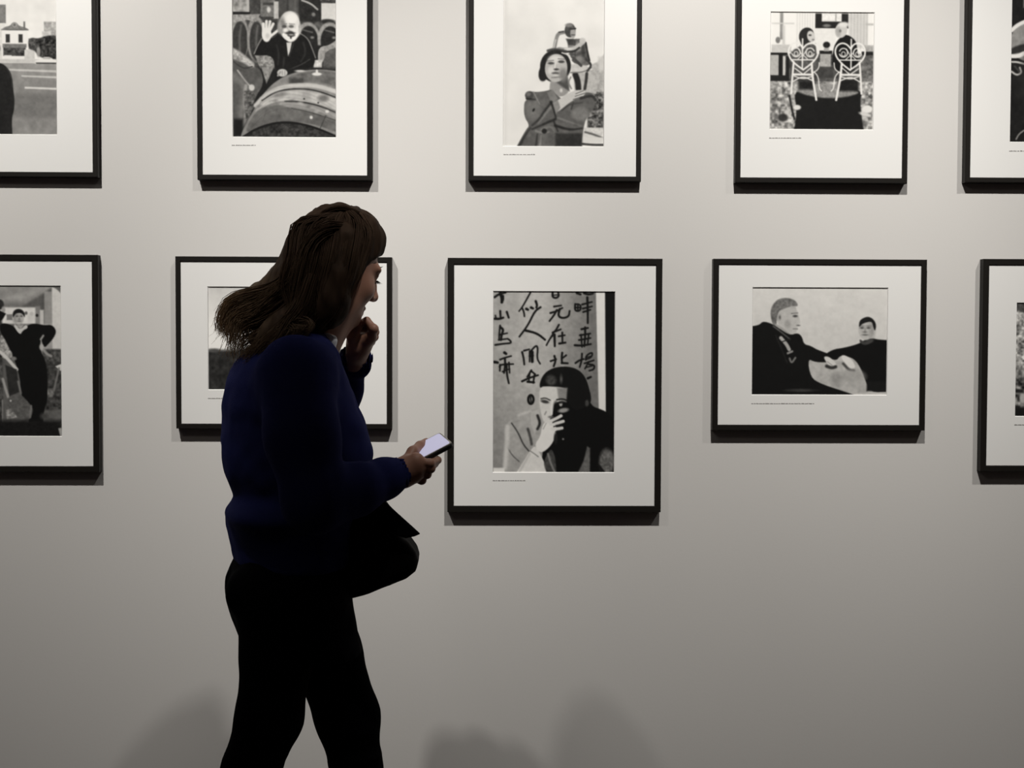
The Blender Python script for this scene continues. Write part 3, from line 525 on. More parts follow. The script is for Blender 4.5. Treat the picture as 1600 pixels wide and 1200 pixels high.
# ---------------------------------------------------------------- frames
M_FRAME = material('black_frame_wood', (0.009, 0.0075, 0.006), 0.5, 0.18, bump=(60, 0.05, 0.001))
M_MAT = material('mat_board', (MAT_ALB, MAT_ALB*0.985, MAT_ALB*0.955), 0.9, 0.1, bump=(400, 0.03, 0.0005))
M_INK = material('caption_ink', (0.16, 0.15, 0.14), 0.8, 0.1)
M_PRINT = bpy.data.materials.new('silver_print')
M_PRINT.use_nodes = True
_b = M_PRINT.node_tree.nodes['Principled BSDF']
_a = M_PRINT.node_tree.nodes.new('ShaderNodeVertexColor')
_a.layer_name = 'tone'
M_PRINT.node_tree.links.new(_a.outputs['Color'], _b.inputs['Base Color'])
_b.inputs['Roughness'].default_value = 0.75
_b.inputs['Specular IOR Level'].default_value = 0.12

DEPTH = 0.023
def ring_mesh(rects):
    """rects: [(x0,x1,z0,z1,y)...] consecutive rectangles bridged into one closed band"""
    V, F = [], []
    for x0, x1, z0, z1, y in rects:
        V += [(x0, y, z0), (x1, y, z0), (x1, y, z1), (x0, y, z1)]
    n = len(rects)
    for k in range(n-1):
        for j in range(4):
            a, b = k*4+j, k*4+(j+1) % 4
            F.append((a, b, b+4, a+4))
    return mesh_from(V, F)

def framed(x0, x1, z0, z1, mw, pic, caption, label):
    cx, cz = (x0+x1)/2, (z0+z1)/2
    root = tag(empty('framed_photograph', (cx, 0, z0-mw)), label, 'picture', 'framed black and white photographs on the gallery wall')
    L = Vector((cx, 0, z0-mw))
    def loc(me):
        me.transform(Matrix.Translation(-L))
        me.update()
        return me
    o, i, b = mw, 0.0, 0.0012
    fr = ring_mesh([(x0-o, x1+o, z0-o, z1+o, -0.0005), (x0-o, x1+o, z0-o, z1+o, -DEPTH+b), (x0-o+b, x1+o-b, z0-o+b, z1+o-b, -DEPTH),
                    (x0-b, x1+b, z0-b, z1+b, -DEPTH), (x0, x1, z0, z1, -DEPTH+b), (x0, x1, z0, z1, -0.0005), (x0-o, x1+o, z0-o, z1+o, -0.0005)])
    link('frame', loc(fr), M_FRAME, root, smooth=False)
    me, (px0, px1, pz0, pz1) = pic.mesh(-0.0172)
    pr = link('print', loc(me), M_PRINT, root, smooth=False)
    yf, t = -0.0200, 0.0026
    e = 0.0015
    mm = ring_mesh([(x0, x1, z0, z1, -0.0165), (x0, x1, z0, z1, yf), (px0-e, px1+e, pz0-e, pz1+e, yf), (px0, px1, pz0, pz1, yf+t), (px0-0.002, px1+0.002, pz0-0.002, pz1+0.002, -0.0165)])
    link('mat', loc(mm), M_MAT, root, smooth=False)
    if caption:
        c0, c1, cy, words = caption
        V, F = [], []
        rng = random.Random(int(c0))
        x = c0
        while x < c1:                    # rows of tiny letter strokes, too small to read
            w = rng.uniform(2.2, 6.5)
            e1 = min(x+w, c1)
            k = x
            while k < e1-0.3:
                h = rng.choice((0.55, 0.55, 0.55, 0.9))
                A = at(k, cy-h, yf-0.0004); B_ = at(min(k+0.75, e1), cy+0.6, yf-0.0004)
                n = len(V)
                V += [(A.x, A.y, A.z), (B_.x, A.y, A.z), (B_.x, A.y, B_.z), (A.x, A.y, B_.z)]
                V += [(v[0], v[1]+0.0004, v[2]) for v in V[n:n+4]]
                F += [(n, n+1, n+2, n+3), (n+4, n+7, n+6, n+5), (n, n+4, n+5, n+1), (n+1, n+5, n+6, n+2), (n+2, n+6, n+7, n+3), (n+3, n+7, n+4, n)]
                k += 1.05
            x = e1+0.9
        link('caption', loc(mesh_from(V, F)), M_INK, root, smooth=False)
    return root

Z = CAM_Z
framed(-1.310, -0.925, Z+0.3895, Z+0.872, 0.0115, pic_street(), None, 'black frame cut by the left picture edge, upper row, street with a white house')
framed(-0.669, -0.2835, Z+0.3857, Z+0.872, 0.0120, pic_cellar(), (362, 400, 227, 4), 'black frame in the upper row, photograph of a bearded man waving behind wine casks')
framed(-0.0335, 0.3500, Z+0.3868, Z+0.872, 0.0118, pic_statue(), (787, 836, 241.5, 5), 'black frame in the upper row, photograph of a woman in front of a seated statue')
framed(0.5975, 0.9818, Z+0.3865, Z+0.874, 0.0125, pic_chairs(), (1202, 1253, 215.7, 5), 'black frame in the upper row, photograph of two white ornate garden chairs seen from behind')
framed(1.1445, 1.5300, Z+0.3895, Z+0.876, 0.0120, pic_dark(), (1577, 1640, 236, 5), 'black frame cut by the right picture edge, upper row, very dark photograph')
framed(-1.314, -0.929, Z-0.3008, Z+0.1826, 0.0140, pic_room(), None, 'black frame cut by the left picture edge, lower row, man with hand on hip')
framed(-0.7218, -0.2374, Z-0.1996, Z+0.1824, 0.0118, pic_shore(), (325, 380, 622.5, 5), 'black landscape frame in the lower row partly hidden behind the woman’s head and back')
framed(-0.0787, 0.3990, Z-0.3938, Z+0.1784, 0.0152, pic_script(), (770, 821, 751, 5), 'tall black frame beside the phone, photograph of a man before brush-written Chinese characters')
framed(0.5488, 1.0314, Z-0.1996, Z+0.1810, 0.0132, pic_two(), (1174, 1273, 630.7, 9), 'black landscape frame in the lower row, photograph of two men in dark clothes')
framed(1.1940, 1.5800, Z-0.2960, Z+0.1825, 0.0142, pic_leaves(), (1585, 1640, 664, 5), 'black frame cut by the right picture edge, lower row, photograph of speckled foliage')
# ---------------------------------------------------------------- solid modelling: smooth unions turned into one surface
class Field:
    def __init__(s, lo, hi, h):
        s.h = h
        s.lo = np.array(lo, float)
        s.n = np.ceil((np.array(hi, float)-s.lo)/h).astype(int)+1
        s.ax = [s.lo[i]+np.arange(s.n[i])*h for i in range(3)]
        s.F = np.full(s.n, 0.2, np.float32)
    def sub(s, lo, hi):
        sl = []
        for i in range(3):
            a = int(np.clip(math.floor((lo[i]-s.lo[i])/s.h), 0, s.n[i]-1)); b = int(np.clip(math.ceil((hi[i]-s.lo[i])/s.h)+1, 1, s.n[i]))
            if b <= a: return None, None
            sl.append(slice(a, b))
        X = np.meshgrid(*[s.ax[i][sl[i]] for i in range(3)], indexing='ij')
        return tuple(sl), X
    def blend(s, lo, hi, fn, k=0.01, cut=False):
        m = k+2.5*s.h
        sl, X = s.sub(np.array(lo)-m, np.array(hi)+m)
        if sl is None: return
        d = fn(*X)
        a = s.F[sl]
        if cut:
            d = -d
            if k > 0:
                q = np.maximum(k-np.abs(a-d), 0)/k
                s.F[sl] = np.maximum(a, d)+q*q*k/4
            else: s.F[sl] = np.maximum(a, d)
        else:
            if k > 0:
                q = np.maximum(k-np.abs(a-d), 0)/k
                s.F[sl] = np.minimum(a, d)-q*q*k/4
            else: s.F[sl] = np.minimum(a, d)
    def cap(s, a, b, ra, rb, k=0.01, cut=False):
        a, b = np.array(a, float), np.array(b, float)
        e = b-a; L2 = max(e@e, 1e-12)
        def fn(x, y, z):
            t = np.clip(((x-a[0])*e[0]+(y-a[1])*e[1]+(z-a[2])*e[2])/L2, 0, 1)
            return np.sqrt((x-a[0]-e[0]*t)**2+(y-a[1]-e[1]*t)**2+(z-a[2]-e[2]*t)**2)-(ra+(rb-ra)*t)
        r = max(ra, rb)
        s.blend(np.minimum(a, b)-r, np.maximum(a, b)+r, fn, k, cut)
    def chain(s, pts, rad, k=0.01):
        for i in range(len(pts)-1): s.cap(pts[i], pts[i+1], rad[i], rad[i+1], k)
    def ell(s, c, r, R=None, k=0.01, cut=False):
        c, r = np.array(c, float), np.array(r, float)
        R = np.eye(3) if R is None else np.array(R)       # columns: local axes
        def fn(x, y, z):
            dx, dy, dz = x-c[0], y-c[1], z-c[2]
            u = [dx*R[0, i]+dy*R[1, i]+dz*R[2, i] for i in range(3)]
            k0 = np.sqrt(sum((u[i]/r[i])**2 for i in range(3)))
            k1 = np.sqrt(sum((u[i]/r[i]**2)**2 for i in range(3)))
            return k0*(k0-1)/np.maximum(k1, 1e-6)
        m = max(r)
        s.blend(c-m, c+m, fn, k, cut)
    def loft(s, rows, k=0.01, power=2.0, wob=None):
        """rows from top to bottom: (z, cx, cy, a, b, yaw)"""
        r = np.array(sorted(rows), float)
        zs = np.linspace(r[0, 0], r[-1, 0], 120)
        # smooth interpolation of the sections
        tab = []
        for i in range(1, 6):
            v = np.interp(zs, r[:, 0], r[:, i])
            g = np.array([1, 4, 6, 4, 1.])/16
            for _ in range(3): v = np.convolve(np.pad(v, 2, 'edge'), g, 'valid')
            tab.append(v)
        def fn(x, y, z):
            cx, cy, a, b, yw = [np.interp(z, zs, v) for v in tab]
            c, q = np.cos(yw), np.sin(yw)
            dx, dy = x-cx, y-cy
            u, v = dx*c+dy*q, -dx*q+dy*c
            if power == 2.0:
                k0 = np.hypot(u/a, v/b); k1 = np.hypot(u/a**2, v/b**2)
                d = k0*(k0-1)/np.maximum(k1, 1e-6)
            else:
                k0 = (np.abs(u/a)**power+np.abs(v/b)**power)**(1/power)
                d = (k0-1)*np.minimum(a, b)
            if wob is not None: d = d+wob(x, y, z)
            return np.maximum(d, np.maximum(z-r[-1, 0], r[0, 0]-z))
        m = r[:, 3:5].max()
        s.blend((r[:, 1].min()-m, r[:, 2].min()-m, r[0, 0]), (r[:, 1].max()+m, r[:, 2].max()+m, r[-1, 0]), fn, k)
    def smooth(s, n=1):
        for _ in range(n):
            F = s.F
            for ax in range(3):
                G = F.copy()
                a = [slice(None)]*3; b = [slice(None)]*3; c = [slice(None)]*3
                a[ax] = slice(1, -1); b[ax] = slice(0, -2); c[ax] = slice(2, None)
                G[tuple(a)] = F[tuple(a)]*0.5+(F[tuple(b)]+F[tuple(c)])*0.25
                F = G
            s.F = F
    def surface(s):
        F = s.F.copy()
        for ax in range(3):                       # close the hull at the borders
            i = [slice(None)]*3
            i[ax] = 0; F[tuple(i)] = np.maximum(F[tuple(i)], 1e-4)
            i[ax] = -1; F[tuple(i)] = np.maximum(F[tuple(i)], 1e-4)
        n = np.array(F.shape)
        S = F < 0
        cs = n-1
        cnt = np.zeros(cs, np.float32); acc = np.zeros((3, *cs), np.float32)
        def sl(o): return tuple(slice(o[i], o[i]+cs[i]) for i in range(3))
        for ax in range(3):
            o1, o2 = [i for i in range(3) if i != ax]
            for p in (0, 1):
                for q in (0, 1):
                    A = [0, 0, 0]; A[o1] = p; A[o2] = q
                    B = list(A); B[ax] = 1
                    fa, fb = F[sl(A)], F[sl(B)]
                    x = S[sl(A)] != S[sl(B)]
                    t = np.where(x, fa/np.where(x, fa-fb, 1), 0)
                    cnt += x
                    acc[ax] += t*x
                    acc[o1] += p*x; acc[o2] += q*x
        M = cnt > 0
        idx = np.full(cs, -1, np.int64); ids = np.argwhere(M)
        idx[M] = np.arange(len(ids))
        co = s.lo+(ids+np.stack([acc[i][M]/cnt[M] for i in range(3)], -1))*s.h
        Q = []
        for ax in range(3):
            o1, o2 = (ax+1) % 3, (ax+2) % 3
            a = [slice(None)]*3; b = [slice(None)]*3
            a[ax] = slice(0, -1); b[ax] = slice(1, None)
            x = S[tuple(a)] != S[tuple(b)]
            e = np.argwhere(x)
            ok = (e[:, o1] > 0) & (e[:, o2] > 0) & (e[:, o1] < n[o1]-1) & (e[:, o2] < n[o2]-1)
            e = e[ok]
            ins = S[tuple(e.T)]
            def cell(d1, d2):
                c = e.copy(); c[:, o1] -= d1; c[:, o2] -= d2
                return idx[tuple(c.T)]
            q = np.stack([cell(1, 1), cell(0, 1), cell(0, 0), cell(1, 0)], -1)
            q[~ins] = q[~ins][:, ::-1]
            Q.append(q)
        return co, np.concatenate(Q)

def surf_obj(name, fields, mat, parent=None):
    C, Q, n = [], [], 0
    for f in fields:
        c, q = f.surface()
        C.append(c); Q.append(q+n); n += len(c)
    return link(name, fast_mesh(np.concatenate(C), np.concatenate(Q)), mat, parent)

_wn = np.random.default_rng(4)
_wt = _wn.random((24, 24, 24))
def vnoise(x, y, z, sc):
    """smooth value noise in -1..1"""
    p = [np.asarray(v)*sc+100.0 for v in (x, y, z)]
    i = [np.floor(v).astype(int) for v in p]
    f = [v-j for v, j in zip(p, i)]
    f = [v*v*(3-2*v) for v in f]
    r = 0
    for a in (0, 1):
        for b in (0, 1):
            for c in (0, 1):
                w = (f[0] if a else 1-f[0])*(f[1] if b else 1-f[1])*(f[2] if c else 1-f[2])
                r = r+w*_wt[(i[0]+a) % 24, (i[1]+b) % 24, (i[2]+c) % 24]
    return r*2-1
# ---------------------------------------------------------------- the visitor
WY = -0.670                                 # her mid-plane, about 0.65 m from the wall
PXM = (WY-CAM.y)/FOC                        # metres per photo pixel in that plane
def P(px, py, dy=0.0):
    v = at(px, py, WY+dy)
    return np.array([v.x, v.y, v.z])
def R_(px): return px*PXM
def bounds(px0, py0, px1, py1, d0, d1):
    a, b = P(px0, py1), P(px1, py0)
    return (a[0]-.03, WY+d0, a[2]-.03), (b[0]+.03, WY+d1, b[2]+.03)

M_SKIN = material('skin', (0.33, 0.175, 0.12), 0.5, 0.35, bump=(220, 0.08, 0.0008), var=(25, (0.29, 0.14, 0.095)))
M_KNIT = material('navy_knit', (0.0095, 0.0115, 0.054), 0.95, 0.04, bump=(420, 0.5, 0.0015), var=(40, (0.0125, 0.0155, 0.068)), sheen=0.06)
M_DENIM = material('black_denim', (0.0018, 0.0018, 0.0026), 0.95, 0.02, bump=(500, 0.3, 0.001))
M_LEATHER = material('black_leather', (0.0025, 0.0022, 0.0022), 0.7, 0.05, bump=(140, 0.2, 0.001))
M_SHIRT = material('white_cotton', (0.72, 0.72, 0.76), 0.85, 0.1, bump=(300, 0.1, 0.0005))
M_SHOE = material('shoe_leather', (0.006, 0.005, 0.005), 0.5, 0.3, bump=(90, 0.1, 0.001))

YAW20 = math.radians(20)
def section(row, l, r, b, dy=0.0, yaw=YAW20):
    """an elliptical body section seen between photo pixels l and r in photo row"""
    c = P((l+r)/2, row, dy)
    hw = R_((r-l)/2)
    a = math.sqrt(max(hw*hw-(b*math.sin(yaw))**2, 0.0016))/math.cos(yaw)
    return (c[2], c[0], c[1], a, b, yaw)

torso_rows = [(513, 455, 500, .045, .0), (522, 436, 514, .085, .0), (534, 404, 527, .135, .0), (548, 376, 535, .165, .0), (568, 357, 541, .182, 0), (595, 347, 549, .185, 0), (625, 346, 559, .178, 0), (660, 346, 571, .170, 0),
              (700, 347, 582, .162, 0), (735, 348, 578, .158, 0), (757, 356, 566, .154, 0), (777, 364, 558, .152, 0), (797, 350, 558, .160, 0), (825, 353, 556, .164, 0), (848, 357, 552, .166, 0), (870, 360, 550, .165, 0), (878, 364, 548, .160, 0)]
hip_rows = [(868, 366, 543, .150, 0), (882, 358, 547, .158, 0), (903, 349, 551, .168, 0), (918, 348, 552, .172, 0), (940, 351, 555, .172, 0), (965, 359, 558, .165, 0), (992, 371, 562, .155, 0), (1015, 380, 566, .145, 0)]

# joints ------------------------------------------------------------
sh_n = P(462, 582, -.150); el_n = P(492, 782, -.215); wr_n = P(623, 739, -.085)        # near (right) arm
sh_f = P(438, 588, .150);  el_f = P(516, 668, .215);  wr_f = P(556, 556, .130)         # far (left) arm
leg_n = [P(438, 930, -.085), P(433, 1020, -.09), P(421, 1120, -.09), P(393, 1200, -.085), P(352, 1318, -.08), P(300, 1470, -.08), P(262, 1600, -.08)]
leg_f = [P(476, 930, .08), P(510, 1020, .085), P(543, 1120, .085), P(557, 1200, .085), P(571, 1310, .085), P(580, 1470, .085), P(590, 1618, .085)]
neck0, neck1 = P(474, 548, .0), P(508, 478, .012)

# head frame --------------------------------------------------------
HS = 0.87
hy, hp = math.radians(37), math.radians(-19)
hf = np.array([math.cos(hy)*math.cos(hp), math.sin(hy)*math.cos(hp), math.sin(hp)])
hl = np.array([-math.sin(hy), math.cos(hy), 0.0]); hu = np.cross(hf, hl)
HR = np.stack([hf, hl, hu], 1)
HC = P(585.5, 466, .075) - HS*(HR @ np.array([.118, 0, -.040]))       # placed by the tip of the nose
def H(f, l, u): return HC + HS*(HR @ np.array([f, l, u]))

def head_field():
    F = Field(HC-0.18, HC+0.16, 0.0024)
    e = lambda c, r, k=.012, **kw: F.ell(H(*c), np.array(r)*HS, HR, k, **kw)
    e((-.002, 0, .032), (.085, .069, .082))
    e((.030, 0, -.030), (.060, .060, .085), .03)
    e((.030, 0, -.080), (.045, .050, .040), .03)
    e((.074, 0, -.105), (.020, .022, .016), .025)                     # chin
    for s in (-1, 1):
        e((.060, s*.036, -.040), (.028, .024, .026), .02)             # cheek
        e((.079, s*.028, .010), (.012, .026, .008), .018)             # brow
        e((.084, s*.033, -.010), (.013, .017, .010), .004, cut=True)  # eye socket
        e((.076, s*.032, -.010), (.0125, .0135, .0125), .003)         # eyeball
        e((.080, s*.032, -.003), (.011, .016, .0055), .004)           # lowered lid
        e((.0, s*.077, -.022), (.018, .008, .031), .006)              # ear
        F.chain([H(.088, s*.022, -.0105), H(.0905, s*.032, -.0125), H(.086, s*.042, -.0135)], [.0016, .0018, .0012], .002)
    F.chain([H(.086, 0, .008), H(.100, 0, -.016), H(.112, 0, -.036)], [.009*HS, .010*HS, .0105*HS], .010)
    e((.114, 0, -.040), (.0105, .011, .010), .006)                    # tip of the nose
    for s in (-1, 1): e((.101, s*.012, -.046), (.011, .008, .008), .005)
    e((.090, 0, -.074), (.010, .021, .0065), .006)                    # lips
    e((.088, 0, -.086), (.010, .018, .0065), .005)
    F.cap(H(.097, -.016, -.0795), H(.097, .016, -.0795), .0022, .0022, .002, cut=True)
    F.chain([neck0, P(492, 512, .006), neck1], [.060, .052, .052], .03)
    F.smooth(1)
    return F

# hands -------------------------------------------------------------
def hand_field(wr, palm, fingers, thumb, lo, hi, rf=.0078):
    F = Field(lo, hi, 0.0017)
    F.cap(wr[0], wr[1], wr[2], wr[3], .012)
    for a, b, ra, rb in palm: F.cap(a, b, ra, rb, .014)
    for f in fingers:
        n = len(f)
        F.chain(f, [rf*(1.08-.13*i) for i in range(n)], .004)
        F.cap(f[1], f[1], rf*1.04, rf*1.04, .003)
    F.chain(thumb, [.0125, .0098, .0085, .0068][:len(thumb)], .006)
    return F

# right hand, back towards us, phone resting on the fingers with the thumb on top
pd = -.070
right_hand = hand_field(
    (P(606, 746, -.100), P(630, 736, pd-.010), .027, .023),
    [(P(630, 731, pd-.014), P(650, 719, pd-.020), .017, .0140), (P(630, 740, pd-.012), P(652, 730, pd-.018), .018, .0140), (P(632, 747, pd-.008), P(650, 741, pd-.012), .0165, .0130)],
    [[P(650, 720, pd-.022), P(672, 724, pd-.018), P(684, 719, pd+.012), P(680, 714, pd+.034)],
     [P(652, 729, pd-.019), P(673, 732, pd-.014), P(679, 725, pd+.016), P(672, 719, pd+.036)],
     [P(650, 738, pd-.014), P(667, 741, pd-.008), P(669, 733, pd+.018), P(661, 727, pd+.034)],
     [P(646, 746, pd-.008), P(659, 750, pd-.002), P(658, 742, pd+.020), P(651, 736, pd+.034)]],
    [P(634, 724, pd-.010), P(645, 706, pd+.010), P(656, 697, pd+.036), P(666, 690, pd+.060)],
    P(596, 775, -.16), P(700, 660, .03))
# left hand loosely closed at the mouth
cd = .075
left_hand = hand_field(
    (P(553, 566, .118), P(557, 545, cd+.022), .024, .023),
    [(P(556, 546, cd+.018), P(578, 527, cd-.006), .020, .0135), (P(556, 546, cd+.022), P(575, 530, cd+.022), .020, .0140), (P(554, 545, cd+.026), P(570, 534, cd+.040), .018, .0125), (P(560, 540, cd+.014), P(568, 518, cd+.014), .016, .012)],
    [[P(580, 524, cd-.012), P(584, 514, cd-.020), P(573, 501, cd-.012), P(566, 503, cd-.002)],
     [P(578, 526, cd+.006), P(585, 519, cd+.000), P(574, 506, cd+.004), P(564, 512, cd+.008)],
     [P(575, 529, cd+.022), P(584, 526, cd+.018), P(572, 514, cd+.020), P(562, 521, cd+.022)],
     [P(571, 533, cd+.036), P(579, 533, cd+.032), P(568, 522, cd+.034), P(560, 529, cd+.034)]],
    [P(553, 540, cd+.004), P(550, 526, cd-.010), P(556, 514, cd-.012), P(563, 507, cd-.008)],
    P(535, 590, .02), P(606, 480, .17), rf=.0086)

# the body under the clothes
def trunk_field():
    F = Field(*bounds(240, 500, 690, 1740, -.30, .34), 0.009)
    F.loft([(z, x, y, a-.018, b-.018, w) for z, x, y, a, b, w in [section(*r) for r in torso_rows[2:]]], .02)
    F.loft([(z, x, y, a-.014, b-.014, w) for z, x, y, a, b, w in [section(*r) for r in hip_rows]], .03)
    for leg in (leg_n, leg_f): F.chain(leg, [.058, .052, .046, .040, .040, .036, .028], .03)
    F.chain([sh_n, el_n, wr_n], [.042, .034, .021], .03)
    F.chain([sh_f, el_f, wr_f], [.042, .034, .021], .03)
    for leg, s in ((leg_n, -1), (leg_f, 1)):
        F.cap(leg[-1], leg[-1]+np.array([.02, 0, -.03]), .026, .026, .02)
    F.chain([P(452, 590, -.09), P(470, 560, 0), P(452, 590, .09)], [.040, .050, .040], .03)
    return F

person = surf_obj('person', [head_field(), right_hand, left_hand, trunk_field()], M_SKIN)
tag(person, 'woman in a navy sweater walking past the pictures, one hand at her chin', 'person')

# ---------------------------------------------------------------- clothing
def folds(x, y, z):
    return 0.0045*vnoise(x*1.0, y*1.0, z*2.2, 14)+0.0022*vnoise(x, y, z, 38)
def sweater_field():
    F = Field(*bounds(330, 492, 650, 905, -.34, .34), 0.0055)
    F.loft([section(*r) for r in torso_rows], .012, wob=folds)
    F.chain([sh_n, sh_n*.5+el_n*.5+np.array([-.004, -.01, 0]), el_n], [.066, .060, .054], .03)
    F.chain([el_n, P(555, 765, -.165), P(600, 748, -.112), P(622, 739, -.086)], [.054, .044, .034, .0285], .02)
    F.chain([P(602, 747, -.110), P(624, 738, -.084)], [.031, .0305], .004)
    for q, r in (((508, 768, -.235), .020), ((528, 758, -.215), .018), ((548, 774, -.20), .016), ((572, 752, -.165), .014), ((586, 761, -.15), .012), ((600, 741, -.128), .011)):
        F.ell(P(*q), (r*.6, r*1.4, r*1.7), None, .018)                # sleeve wrinkles
    F.chain([sh_f, el_f, P(537, 610, .180), P(553, 562, .130)], [.062, .048, .034, .029], .025)
    F.chain([P(554, 568, .132), P(556.5, 559, .126)], [.034, .0335], .004)
    F.ell(P(452, 800, -.02), (.104, .162, .040), None, .02)            # rib of cloth bunched above the waist
    # hollow neck opening and cuffs
    F.cap(P(486, 512, .004), P(500, 488, .008), .054, .060, .004, cut=True)
    F.cap(P(616, 741.5, -.094), P(640, 731, -.066), .0265, .0265, .002, cut=True)
    F.cap(P(556, 562, .126), P(559, 545, .116), .0285, .0285, .002, cut=True)
    return F
sweater = surf_obj('sweater', [sweater_field()], M_KNIT, person)
sweater['label'] = 'navy blue knitted sweater'

def jeans_field():
    F = Field(*bounds(225, 845, 690, 1720, -.27, .29), 0.0065)
    w = lambda x, y, z: 0.003*vnoise(x, y, z, 30)
    F.loft([section(*r) for r in hip_rows], .02, wob=w)
    F.chain(leg_n, [.082, .064, .0585, .0505, .050, .046, .041], .018)
    F.chain(leg_f, [.082, .066, .0605, .0480, .050, .046, .041], .018)
    for leg in (leg_n, leg_f):
        for i, (t, s) in enumerate(((.15, 1), (.42, -1), (.7, 1), (.9, -1))):                            # creases
            for seg in (1, 2, 3, 5):
                c = leg[seg]*(1-t)+leg[seg+1]*t
                F.ell(c+np.array([s*.012, -.02*s, 0]), (.044 if seg < 3 else .036, .040 if seg < 3 else .034, .010), None, .010)
    F.ell(P(372, 925, -.09), (.020, .05, .032), None, .02)
    F.chain([P(358, 896, -.02), P(356, 909, -.03)], [.005, .006], .006)                                  # back pocket edge
    F.loft([section(868, 364, 546, .156), section(884, 358, 549, .160)], .004)
    return F
surf_obj('jeans', [jeans_field()], M_DENIM, person)

def shoe_field(ank, d):
    F = Field(ank+np.array([-.15, -.09, -.13]), ank+np.array([.25, .09, .07]), 0.006)
    toe = ank+d*.17; toe[2] = ank[2]+d[2]*.17
    F.cap(ank+np.array([0, 0, .03]), ank-np.array([0, 0, .02]), .046, .044, .02)
    F.chain([ank-d*.035-np.array([0, 0, .035]), ank+d*.06-np.array([0, 0, .045]), toe-np.array([0, 0, .052])], [.035, .036, .030], .03)
    return F
# front foot flat on the floor, rear foot rolling off its toes
dn = np.array([.80, 0, -.60]); df = np.array([1.0, 0, 0])
leg_f_ank = leg_f[-1].copy(); leg_f_ank[2] = 0.082
leg_n_ank = leg_n[-1].copy()
for ank, d in ((leg_n_ank, dn), (leg_f_ank, df)):
    f = shoe_field(ank, d)
    surf_obj('shoe', [f], M_SHOE, person)

# shirt collar showing at the throat
def collar_field():
    F = Field(*bounds(430, 470, 545, 565, -.14, .14), 0.003)
    F.cap(P(478, 540, .0), P(497, 508, .012), .0600, .0570, .004)
    F.cap(P(474, 548, .0), P(502, 499, .014), .0565, .0545, .002, cut=True)
    def half(x, y, z): return (z-(P(500, 513)[2]+(x-P(500, 513)[0])*-.55))
    F.F = np.maximum(F.F, half(*np.meshgrid(*F.ax, indexing='ij')))
    F.chain([P(511, 526, -.045), P(518, 532, -.050), P(520, 542, -.052)], [.006, .009, .006], .008)
    return F
surf_obj('shirt_collar', [collar_field()], M_SHIRT, person)['label'] = 'white shirt collar at the throat'
# ---------------------------------------------------------------- hair: a soft mass and several thousand strands
M_HAIR = bpy.data.materials.new('brown_hair')
M_HAIR.use_nodes = True
def _hair():
    nt = M_HAIR.node_tree
    b = nt.nodes['Principled BSDF']
    b.inputs['Roughness'].default_value = 0.62
    b.inputs['Specular IOR Level'].default_value = 0.10
    a = nt.nodes.new('ShaderNodeVertexColor'); a.layer_name = 'tone'
    nt.links.new(a.outputs['Color'], b.inputs['Base Color'])
    t = nt.nodes.new('ShaderNodeBsdfTranslucent')
    nt.links.new(a.outputs['Color'], t.inputs['Color'])
    m = nt.nodes.new('ShaderNodeMixShader'); m.inputs[0].default_value = 0.5
    nt.links.new(b.outputs[0], m.inputs[1]); nt.links.new(t.outputs[0], m.inputs[2])
    nt.links.new(m.outputs[0], nt.nodes['Material Output'].inputs['Surface'])
_hair()

def hair_mass():
    F = Field(*bounds(325, 305, 615, 585, -.20, .22), 0.004)
    cut = lambda x, y, z: 0.004*vnoise(x*1.5, y*1.5, z*.6, 60)
    F.ell(H(-.004, 0, .033), np.array((.095, .081, .095))*HS, HR, .02)
    F.ell(H(.040, 0, .074), np.array((.045, .056, .042))*HS, HR, .03)
    F.chain([P(500, 410, -.01), P(476, 462, -.01), P(450, 494, -.02)], [.072, .060, .044], .03)
    F.chain([P(470, 452, .01), P(418, 476, .01), P(376, 506, .01)], [.060, .040, .018], .03)
    F.chain([P(480, 480, -.05), P(440, 515, -.07), P(400, 530, -.06)], [.030, .022, .014], .03)
    # near side lock sweeping over the ear and cheek towards the collar
    F.chain([P(544, 372, -.050), P(528, 430, -.060), P(514, 470, -.064), P(494, 502, -.064)], [.022, .025, .025, .017], .03)
    F.chain([P(528, 470, -.060), P(520, 492, -.058), P(500, 509, -.056)], [.020, .016, .012], .02)
    # keep the face free
    F.ell(H(.085, -.010, -.044), np.array((.056, .085, .088))*HS, HR, .012, cut=True)
    G = np.meshgrid(*F.ax, indexing='ij')
    F.F = F.F+cut(*G).astype(np.float32)
    F.smooth(1)
    return F
co, q = hair_mass().surface()
hm = fast_mesh(co, q)
_rg = np.random.default_rng(11)
def tone_attr(me, cols):
    ca = me.color_attributes.new('tone', 'FLOAT_COLOR', 'POINT')
    ca.data.foreach_set('color', np.concatenate([cols, np.ones((len(cols), 1))], 1).astype(np.float32).reshape(-1))
DARK, TIP_BACKLIT = np.array([.082, .050, .032]), np.array([.42, .30, .19])  # second colour paints the backlit glow into the blown-back hair ends
sx = np.clip((P(450, 480)[0]-co[:, 0])/R_(90), 0, 1)[:, None]
tone_attr(hm, (DARK*(1-sx)+TIP_BACKLIT*.6*sx)*(0.8+.35*vnoise(co[:, 0]*2, co[:, 1]*2, co[:, 2]*.4, 90)[:, None]))
hair = link('hair', hm, M_HAIR, person)
hair['label'] = 'long brown hair blown back from the shoulders'

